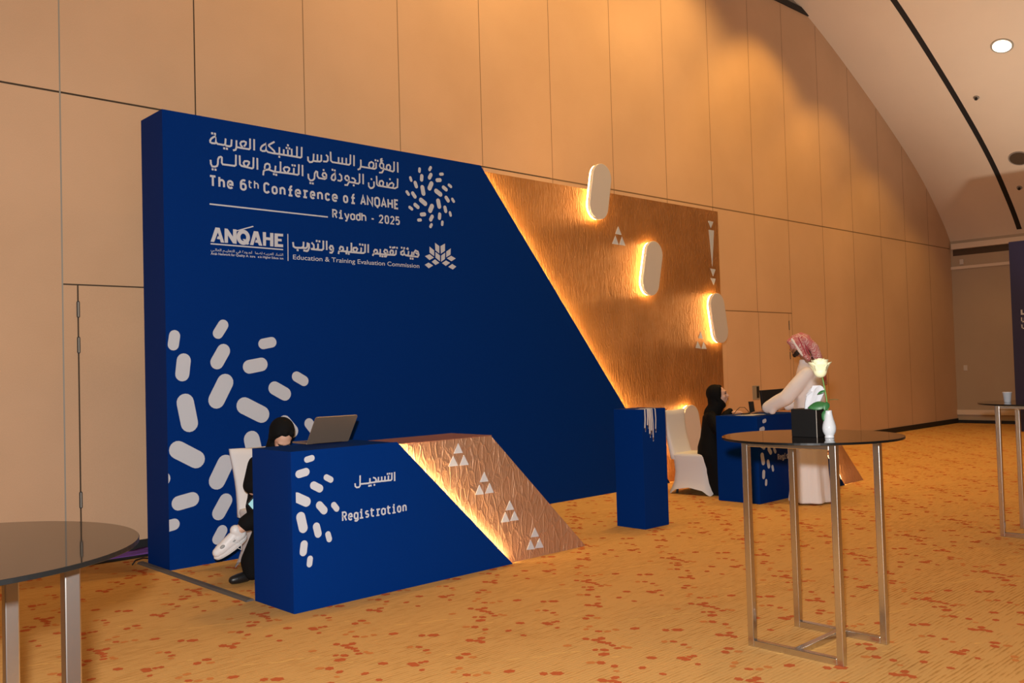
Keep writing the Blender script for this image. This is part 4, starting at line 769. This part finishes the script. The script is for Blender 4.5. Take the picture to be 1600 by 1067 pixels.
m.add(top+bot, fs + [tuple(reversed([k0+q for q in f_])) for f_ in fs] + [(edge[i], edge[(i+1) % len(edge)], k0+edge[(i+1) % len(edge)], k0+edge[i]) for i in range(len(edge))])
single('folded_cloth', 'crumpled purple cloth on the floor against the wall behind the backdrop', 'cloth', m, M['purple'], smooth=True, at=(3.0, 8.05, 0))
m = MB(); m.tube([(2.2, 7.93, 0.012), (2.7, 7.915, 0.012), (3.0, 7.90, 0.012), (3.4, 7.88, 0.012)], 0.012, 8); m.tube([(2.86, 7.62, 0.006), (2.90, 7.66, 0.03), (2.97, 7.68, 0.035), (3.03, 7.70, 0.02)], 0.006, 8)
single('power_cable', 'black power cable on the carpet in front of the purple cloth', 'cable', m, M['black_plastic'], smooth=True, at=(2.9, 7.8, 0))

# navy display panel by the far wall
np_ = thing('exhibition_stand', 'dark navy exhibition stand cut off by the right edge, near the far wall', 'exhibition stand', (19.75, 5.0, 0))
m = MB(); m.box(19.64, 19.86, 3.4, 6.295, 0, 3.76); part('panel', m, M['navy'], np_)
m = MB()
def mark(y, z, w_, h_): m.box(19.638, 19.64, y-w_, y, z, z+h_)
for y, z, w_, h_ in ((6.13, 2.30, 0.03, 0.10), (6.10, 2.30, 0.10, 0.03), (6.05, 2.35, 0.02, 0.02), (6.13, 2.15, 0.02, 0.10), (6.13, 2.15, 0.12, 0.025), (6.08, 2.17, 0.02, 0.07), (6.13, 2.02, 0.12, 0.022), (6.13, 2.02, 0.02, 0.09), (6.08, 2.02, 0.02, 0.09), (6.06, 2.09, 0.06, 0.02)): mark(y, z, w_, h_)
part('lettering', m, M['vinyl'], np_)

# ------------------------------------------------------------------ chairs under stretch covers
def stretch_chair(cx, cy_, rot, label, wd=0.45, dp=0.46, hb=0.95):
    """local: +v is the way the sitter faces, u to the sitter's left"""
    r = thing('covered_chair', label, 'chair', (cx, cy_, 0), 'chairs under white stretch covers'); c_, s_ = math.cos(rot), math.sin(rot)
    def P(u, v, z): return Vector((cx+c_*u-s_*v, cy_+s_*u+c_*v, z))
    m = MB(); n = 40; rings = []
    def sq(a, hw, hd, p=0.28):
        ca, sa = math.cos(a), math.sin(a); return (math.copysign(abs(ca)**p, ca)*hw, math.copysign(abs(sa)**p, sa)*hd)
    for k, (z, fw, fd) in enumerate(((0.0, .57, .58), (0.05, .535, .55), (0.14, .495, .51), (0.26, .475, .485), (0.38, .485, .49), (0.44, .50, .50), (0.462, .49, .49), (0.470, .44, .44), (0.468, .2, .2))):
        ring = []
        for i in range(n):
            a = 2*PI*i/n; u, v = sq(a, wd*fw, dp*fd)
            pinch = 1-0.05*math.sin(min(1, z/0.44)*PI)*abs(math.sin(2*a))
            zz = z
            if z < 0.2: zz = z+0.085*(1-z/0.2)*(1-abs(math.sin(2*a))**0.9*1.0)**1.0
            ring.append(P(u*pinch, v*pinch, zz))
        rings.append(ring)
    m.loft(rings, cap=False); m.add(rings[-1], [tuple(range(n))])
    part('seat_cover', m, M['spandex'], r, smooth=True)
    m = MB(); rings = []
    for k in range(11):
        t = k/10; z = 0.40+(hb-0.40)*t; hw = wd*(0.49-0.055*math.sin(PI*min(1, t*1.05))+0.035*t); v0 = -dp*0.44-0.11*t-0.02*math.sin(PI*t); th = 0.040-0.012*t
        ring = []
        for i in range(28):
            a = 2*PI*i/28; u, v = sq(a, hw, th, 0.4); dz = 0.018*(abs(u)/hw)**2*(t**6) if hw else 0
            ring.append(P(u, v0+v, z+dz-(0.008 if k == 10 else 0)))
        rings.append(ring)
    c0 = [P(*(0, -dp*0.44-0.11, hb)) for _ in range(28)]
    rings.append([Vector(q)*0.55+c0[0]*0.45+Vector((0, 0, 0.003)) for q in rings[-1]])
    m.loft(rings); part('back_cover', m, M['spandex'], r, smooth=True)
    for u in (-.4, .4):
        for v in (-.4, .4):
            m = MB(); m.tube([P(u*wd, v*dp, 0), P(u*wd*.97, v*dp*.97, 0.10)], 0.014, 8); part('leg', m, M['black_plastic'], r)
    return r
stretch_chair(9.005, 6.36, PI+0.10, 'white stretch-covered chair behind the far desk, beside the seated woman', 0.46, 0.50, 0.965)
stretch_chair(3.60, 6.60, PI-0.05, 'white stretch-covered chair behind the front desk, mostly hidden by the desk', 0.45, 0.46, 0.93)

# ------------------------------------------------------------------ people
class Fig:
    """local frame for a figure: f forward, l to its left, z up"""
    def __init__(s, x, y, fx, fy):
        s.o = Vector((x, y, 0)); s.F = Vector((fx, fy, 0)).normalized(); s.L = Vector((-s.F.y, s.F.x, 0))
    def __call__(s, f, l, z): return s.o+s.F*f+s.L*l+Vector((0, 0, z))
    def rot(s, pitch=0.0, yaw=0.0):
        F = s.F*math.cos(yaw)+s.L*math.sin(yaw); L = Vector((-F.y, F.x, 0)); F2 = F*math.cos(pitch)+Vector((0, 0, 1))*math.sin(pitch); U = F2.cross(L)
        return Matrix((F2, L, U)).transposed()
def head(mb, c, R, k=1.0, ears=True):
    """skull, jaw, brow, nose, lips, chin, ears about centre c; R columns are forward, left, up"""
    q = lambda f, l, u: Vector(c)+R @ Vector((f*k, l*k, u*k))
    b = lambda f, l, u, rx, ry, rz: mb.ball(q(f, l, u), rx*k, ry*k, rz*k, R, 18, 12)
    b(-.008, 0, .028, .096, .076, .092); b(.028, 0, -.030, .062, .058, .072); b(.046, 0, -.078, .036, .034, .028); b(.070, 0, .034, .026, .052, .024)
    for s in (-1, 1):
        b(.058, s*.036, -.022, .026, .024, .030)
        if ears: b(-.012, s*.077, -.012, .018, .010, .032)
    mb.cone(q(.086, 0, .022), .010*k, q(.108, 0, -.022), .014*k); b(.094, 0, -.026, .014, .019, .010)
    b(.088, 0, -.051, .012, .023, .007); b(.085, 0, -.064, .012, .021, .009)
    mb.cone(q(-.022, 0, -.05), .052*k, q(-.042, 0, -.155), .056*k)
    return q
def hand(mb, w, d, up, side, k=1.0, curl=0.25):
    """w wrist, d finger direction, up = back of the hand, side = +1 when the thumb is towards d x up"""
    d = unit(d); up = unit(Vector(up)-d*Vector(up).dot(d)); s = d.cross(up)*side; w = Vector(w)
    for t in (-.026, -.009, .009, .026): mb.cone(w+s*(t*.6*k), .013*k, w+d*(.082*k)+s*(t*k), .0115*k)
    for t, L in ((.030, .066), (.010, .075), (-.010, .070), (-.030, .054)):
        p0 = w+d*(.084*k)+s*(t*k); p1 = p0+(d-up*curl*.5)*(L*.5*k)+s*(t*.12*k); p2 = p1+(d-up*curl*1.6)*(L*.5*k)
        mb.chain([p0, p1, p2], [.0092*k, .0086*k, .0074*k])
    p0 = w+d*(.022*k)+s*(.030*k); p1 = p0+(d*.7+s*.75)*(.036*k); p2 = p1+(d+s*.25-up*.2)*(.030*k); mb.chain([p0, p1, p2], [.0125*k, .0105*k, .0085*k])
def eyes(root, q, R, k=1.0):
    for s in (-1, 1):
        m = MB(); m.ball(q(.083, s*.031, .012), .010*k, .012*k, .006*k, R, 10, 6); part('eye', m, M['beard'], root)
        m = MB(); m.cone(q(.094, s*.018, .030), .0045*k, q(.083, s*.050, .032), .0035*k, 8); part('eyebrow', m, M['beard'], root)

# --- standing man in a white thobe, leaning on the far desk
mn = thing('person', 'man in a white thobe and red checked headscarf leaning one arm on the far desk', 'person', (9.05, 4.97, 0))
G = Fig(9.05, 4.97, -0.477, 0.879); R = G.rot(-0.10, 0.05); hc = G(0.045, 0.0, 1.672)
b = MB(); q = head(b, hc, R, 1.0)
b.chain([G(-.02, 0, 1.50), G(-.03, 0, 1.36), G(-.05, 0, 1.10), G(-.05, 0, .95)], [.075, .115, .105, .115])
b.chain([G(-.01, .16, 1.40), G(-.02, -.16, 1.40)], [.05, .05])
b.chain([G(0, .17, 1.395), G(.19, .16, 1.14), G(.40, .02, 1.02), G(.455, -.03, .985)], [.048, .040, .030, .026])
hand(b, G(.455, -.035, .980), G.F*0.9-G.L*0.35-Vector((0, 0, .12)), (0, 0, 1), 1, 1.0, .18)
b.chain([G(-.02, -.18, 1.39), G(.05, -.22, 1.13), G(.22, -.20, 1.02)], [.048, .040, .030])
hand(b, G(.23, -.20, 1.00), G.F+Vector((0, 0, -.2)), (0, 0, 1), -1)
for s in (-1, 1):
    b.chain([G(-.05, s*.09, .95), G(-.02, s*.10, .50), G(-.05, s*.10, .08)], [.085, .058, .042]); b.cone(G(-.07, s*.10, .040), .038, G(.13, s*.11, .032), .030)
part('body', b, M['skin_dark'], mn, smooth=True, remesh=0.0075, sm=4)
m = MB()
n = 36; rings = []
for z, fc, rf, rl, fo in ((.015, .0, .215, .265, .022), (.10, .0, .205, .255, .020), (.35, -.005, .185, .235, .016), (.70, -.02, .170, .215, .010), (.95, -.03, .168, .205, .006), (1.15, -.035, .160, .205, .004), (1.30, -.035, .150, .205, .002), (1.39, -.03, .130, .185, 0), (1.45, -.015, .098, .125, 0), (1.49, -.005, .072, .075, 0), (1.525, .0, .064, .064, 0), (1.535, .0, .052, .052, 0)):
    rings.append([G(fc+(rf+fo*math.sin(7*a+z*2))*math.cos(a), (rl+fo*math.sin(7*a+z*2))*math.sin(a), z) for a in [2*PI*i/n for i in range(n)]])
m.loft(rings)
m.chain([G(-.01, .165, 1.375), G(.10, .185, 1.25), G(.205, .165, 1.13), G(.31, .085, 1.075), G(.405, .015, 1.02)], [.078, .082, .080, .076, .066])
m.cone(G(.34, .07, 1.055), .070, G(.36, .06, .985), .040)
m.chain([G(-.01, -.165, 1.375), G(.03, -.21, 1.20), G(.07, -.21, 1.10), G(.20, -.20, 1.03)], [.078, .074, .068, .058])
part('thobe', m, M['thobe'], mn, smooth=True, remesh=0.011, sm=3)
m = MB()       # beard along the jaw
for l in (-.052, -.03, 0, .03, .052): m.ball(q(.070-abs(l)*.55, l, -.080+abs(l)*.35), .026, .020, .030, R, 12, 8)
for s in (-1, 1): m.cone(q(.030, s*.060, -.055), .016, q(-.002, s*.070, -.005), .010)
for s in (-1, 1): m.cone(q(.099, 0, -.042), .0055, q(.088, s*.024, -.052), .005)
part('beard', m, M['beard'], mn, smooth=True, remesh=0.006, sm=2)
eyes(mn, q, R)
m = MB(); m.ball(q(.002, 0, .040), .112, .092, .105, R, 22, 14)
m.cone(q(.055, 0, .075), .062, q(.102, 0, .068), .034); m.ball(q(.098, 0, .060), .028, .060, .022, R)
for l in (-.07, -.035, 0, .035, .07): m.chain([q(-.060, l, .05), q(-.130, l*1.1, -.03), q(-.155, l*1.3, -.13), q(-.178, l*1.3, -.27), q(-.195, l*1.1, -.42)], [.058, .054, .048, .036, .026])
for s in (-1, 1): m.chain([q(.020, s*.060, .045), q(-.012, s*.083, -.03), q(-.035, s*.092, -.10), q(-.06, s*.10, -.135)], [.046, .036, .034, .030])
m.chain([q(-.02, 0, .115), q(-.085, 0, .085)], [.040, .035])
part('headscarf', m, M['ghutra'], mn, smooth=True, remesh=0.0085, sm=3, label='red and white checked headscarf')
m = MB(); m.chain([q(.078, .066, .088), q(.046, .088, .020), q(.018, .098, -.05), q(-.005, .104, -.095)], [.012, .014, .015, .012]); part('scarf_border', m, M['thobe'], mn, smooth=True)
for o_ in (.0, -.034):
    m = MB(); m.chain([q(.012+o_, .086, .100), q(-.010+o_, .108, .02), q(-.040+o_, .124, -.09)], [.006, .007, .007]); part('scarf_stripe', m, M['red_stripe'], mn, smooth=True)

# --- woman seated behind the far desk
w2 = thing('person', 'woman in a black abaya and headscarf seated behind the far desk, looking up', 'person', (9.02, 6.13, 0))
G = Fig(9.0, 6.15, 0.558, -0.83); R = G.rot(0.16, -0.02); hc = G(0.085, 0.0, 1.140)
b = MB(); q = head(b, hc, R, 0.95, False)
b.chain([G(.0, 0, 1.0), G(-.02, 0, .88), G(-.03, 0, .66), G(-.02, 0, .56)], [.05, .09, .095, .11])
for s in (-1, 1):
    b.chain([G(-.01, s*.14, .90), G(.05, s*.17, .90-.16), G(.20, s*.10, .945)], [.042, .036, .026]); b.chain([G(-.02, s*.09, .53), G(.24, s*.09, .50), G(.20, s*.09, .10)], [.07, .055, .04]); b.cone(G(.18, s*.09, .04), .035, G(.30, s*.09, .032), .028)
hand(b, G(.205, -.10, .948), G.F*1.0+G.L*.1+Vector((0, 0, .03)), (0, 0, 1), 1, .92); hand(b, G(.205, .10, .948), G.F*1.0-G.L*.2+Vector((0, 0, .03)), (0, 0, 1), -1, .92)
part('body', b, M['skin'], w2, smooth=True, remesh=0.0075, sm=4)
m = MB(); n = 32; rings = []
for z, fc, rf, rl in ((.012, .07, .165, .22), (.12, .055, .165, .215), (.30, .04, .17, .215), (.45, .0, .185, .22), (.55, -.015, .165, .205), (.66, -.02, .125, .175), (.80, -.02, .105, .165), (.90, -.015, .095, .15), (.96, .0, .07, .10), (1.0, .01, .05, .06)):
    rings.append([G(fc+rf*math.cos(a), rl*math.sin(a), z) for a in [2*PI*i/n for i in range(n)]])
m.loft(rings)
for s in (-1, 1): m.chain([G(-.01, s*.125, .895), G(.045, s*.185, .80), G(.06, s*.185, .765), G(.16, s*.125, .91), G(.205, s*.10, .955)], [.066, .066, .064, .050, .036])
m.cone(G(.0, 0, .50), .13, G(.23, 0, .50), .11); m.cone(G(.23, 0, .50), .11, G(.22, 0, .13), .10)
part('abaya', m, M['abaya'], w2, smooth=True, remesh=0.011, sm=3)
def hijab(root, q, R, G, neck):
    m = MB(); m.ball(q(-.044, 0, .036), .104, .096, .106, R, 22, 14)
    m.cone(q(.022, 0, .100), .032, q(-.06, 0, .06), .07)
    for s in (-1, 1): m.chain([q(.024, s*.050, .090), q(-.006, s*.076, .03), q(-.014, s*.072, -.04), q(.006, s*.050, -.100)], [.022, .022, .024, .030])
    m.chain([q(.026, 0, -.125), q(-.02, 0, -.125)], [.036, .075]); m.cone(q(-.03, 0, -.09), .085, neck, .10)
    m.chain([q(-.06, 0, .0), q(-.075, 0, -.10)], [.08, .075])
    part('headscarf', m, M['abaya'], root, smooth=True, remesh=0.008, sm=2, label='black headscarf')
hijab(w2, q, R, G, G(.0, 0, .93)); eyes(w2, q, R, .95)
m = MB(); m.ball(q(.097, 0, -.051), .006, .019, .0055, R, 10, 6); m.ball(q(.094, 0, -.063), .006, .017, .0065, R, 10, 6); part('lips', m, M['lip'], w2, smooth=True)

# --- woman seated behind the front desk, head bowed
w1 = thing('person', 'woman in black bowed over behind the front desk, one white sneaker sticking out', 'person', (3.52, 6.45, 0))
G = Fig(3.50, 6.42, -0.25, -0.97); R = G.rot(-0.95, 0.0); hc = Vector((3.490, 6.27, 1.048))
b = MB(); q = head(b, hc, R, .95, False)
b.chain([G(.06, 0, .93), G(.02, 0, .84), G(-.06, 0, .64), G(-.08, 0, .54)], [.07, .095, .10, .115])
kn_s = Vector((3.33, 6.13, .50)); an_s = Vector((3.205, 6.30, .10))
b.chain([G(-.06, -.09, .53), kn_s, an_s], [.075, .055, .04])
hp = G(-.06, .09, .53); kn = Vector((3.42, 6.10, .60)); an = Vector((3.105, 6.26, .395))
b.chain([hp, kn, an], [.075, .055, .036])
for s in (-1, 1): b.chain([G(.02, s*.15, .85), G(.12, s*.19, .66), G(.24, s*.05, .72)], [.042, .036, .026])
hand(b, G(.245, .05, .72), G.F+Vector((0, 0, .3)), (0, 0, 1), -1, .92); hand(b, Vector((3.335, 6.22, .635)), (-.5, -.05, -.1), (0, 0, 1), 1, .9); b.chain([G(.12, -.19, .66), Vector((3.34, 6.22, .64))], [.034, .026])
part('body', b, M['skin'], w1, smooth=True, remesh=0.0075, sm=4)
m = MB(); rings = []
for z, fc, rf, rl in ((.40, -.06, .16, .20), (.55, -.07, .15, .195), (.68, -.05, .13, .18), (.80, .0, .115, .175), (.88, .03, .095, .15), (.95, .06, .07, .09)):
    rings.append([G(fc+rf*math.cos(a), rl*math.sin(a), z) for a in [2*PI*i/32 for i in range(32)]])
m.loft(rings)
for s in (-1, 1): m.chain([G(.02, s*.14, .85), G(.11, s*.20, .70), G(.22, s*.07, .725)], [.064, .064, .045])
m.chain([G(.11, -.20, .70), Vector((3.35, 6.23, .655))], [.062, .045])
m.chain([G(-.06, -.09, .52), kn_s, an_s+Vector((.03, -.01, .05)), an_s+Vector((.03, -.01, -.02))], [.12, .098, .085, .070])
m.cone(kn_s+Vector((.06, 0, -.05)), .10, an_s+Vector((.12, 0, 0)), .085)
m.chain([hp, kn, an+Vector((.062, -.028, .052))], [.12, .095, .062])
part('abaya', m, M['abaya'], w1, smooth=True, remesh=0.011, sm=3)
hijab(w1, q, R, G, G(.04, 0, .87)); eyes(w1, q, R, .95)
# white chunky sneaker on the raised foot
tv = (Vector((2.945, 6.30, .295))-an); td = tv.normalized(); sd = Vector((0.35, -0.93, 0.0)); sd = (sd-td*sd.dot(td)).normalized(); ud = td.cross(sd); ud = -ud if ud.x < 0 and ud.z < 0 else ud
if ud.z < 0: ud = -ud
RS = Matrix((td, sd, ud)).transposed(); ft = an+td*0.055-ud*0.035
sh = MB()
P_ = lambda f, s, u: ft+RS @ (Vector((f, s, u))*0.88)
sh.chain([P_(-.075, 0, -.006), P_(.03, 0, -.012), P_(.12, 0, -.018), P_(.155, 0, -.020)], [.042, .043, .045, .036]); sh.cone(P_(-.065, 0, .01), .042, P_(-.055, 0, .055), .040); sh.cone(P_(-.01, 0, .015), .040, P_(.08, 0, -.005), .040)
part('sneaker', sh, M['shoe_white'], w1, smooth=True, remesh=0.006, sm=2, label='white chunky sneaker')
m = MB(); rings = []
for u, k in ((-.072, 1.0), (-.052, 1.06), (-.035, 1.02)): rings.append([P_(.045+.148*k*math.cos(a), .050*k*math.sin(a)*(1+.12*math.cos(a)), u) for a in [2*PI*i/28 for i in range(28)]])
m.loft(rings); part('sole', m, M['shoe_white'], w1, bevel=0.0)
for f_, s_, u_, a_, b_, c_ in ((.10, .030, .012, .028, .012, .016), (.0, .040, .0, .035, .006, .016), (.145, .0, .008, .020, .022, .008)):
    m = MB(); m.ball(P_(f_, s_, u_), a_*.88, b_, c_, RS, 12, 8); part('shoe_overlay', m, M['shoe_grey'], w1, smooth=True)
m = MB()
for f_ in (.012, .035, .058, .08): m.tube([P_(f_, -.028, .024-f_*.14), P_(f_+.006, 0, .042-f_*.2), P_(f_, .028, .024-f_*.14)], .0035, 6)
m.tube([P_(.0, .03, .035), P_(-.02, .062, .0), P_(-.025, .075, -.05), P_(-.005, .078, -.085), P_(.012, .074, -.05), P_(.006, .050, .0)], .0035, 6); part('laces', m, M['strap'], w1, smooth=True)
m = MB(); f0 = Vector((3.20, 6.315, 0)); m.chain([f0+Vector((.0, .0, .042)), f0+Vector((-.07, .0, .036)), f0+Vector((-.105, .005, .032))], [.040, .036, .030]); part('black_shoe', m, M['black_plastic'], w1, smooth=True)
# phone in her lap hand
ph = thing('tablet', 'dark rimmed tablet with a pale lit screen in the lap of the bowed woman', 'tablet', (3.22, 6.17, .60))
c0 = Vector((3.135, 6.165, .592)); e1 = Vector((.115, -.02, .115)); e2 = Vector((.048, .006, -.055)); e3 = e1.cross(e2).normalized()
if e3.y > 0: e3 = -e3
m = MB(); m.slab(c0, e1, e2, -e3*0.008); part('case', m, M['black_plastic'], ph, bevel=0.002)
m = MB(); m.slab(c0+e1*0.07+e2*0.12, e1*0.86, e2*0.76, e3*0.0008); part('screen', m, M['screen'], ph)
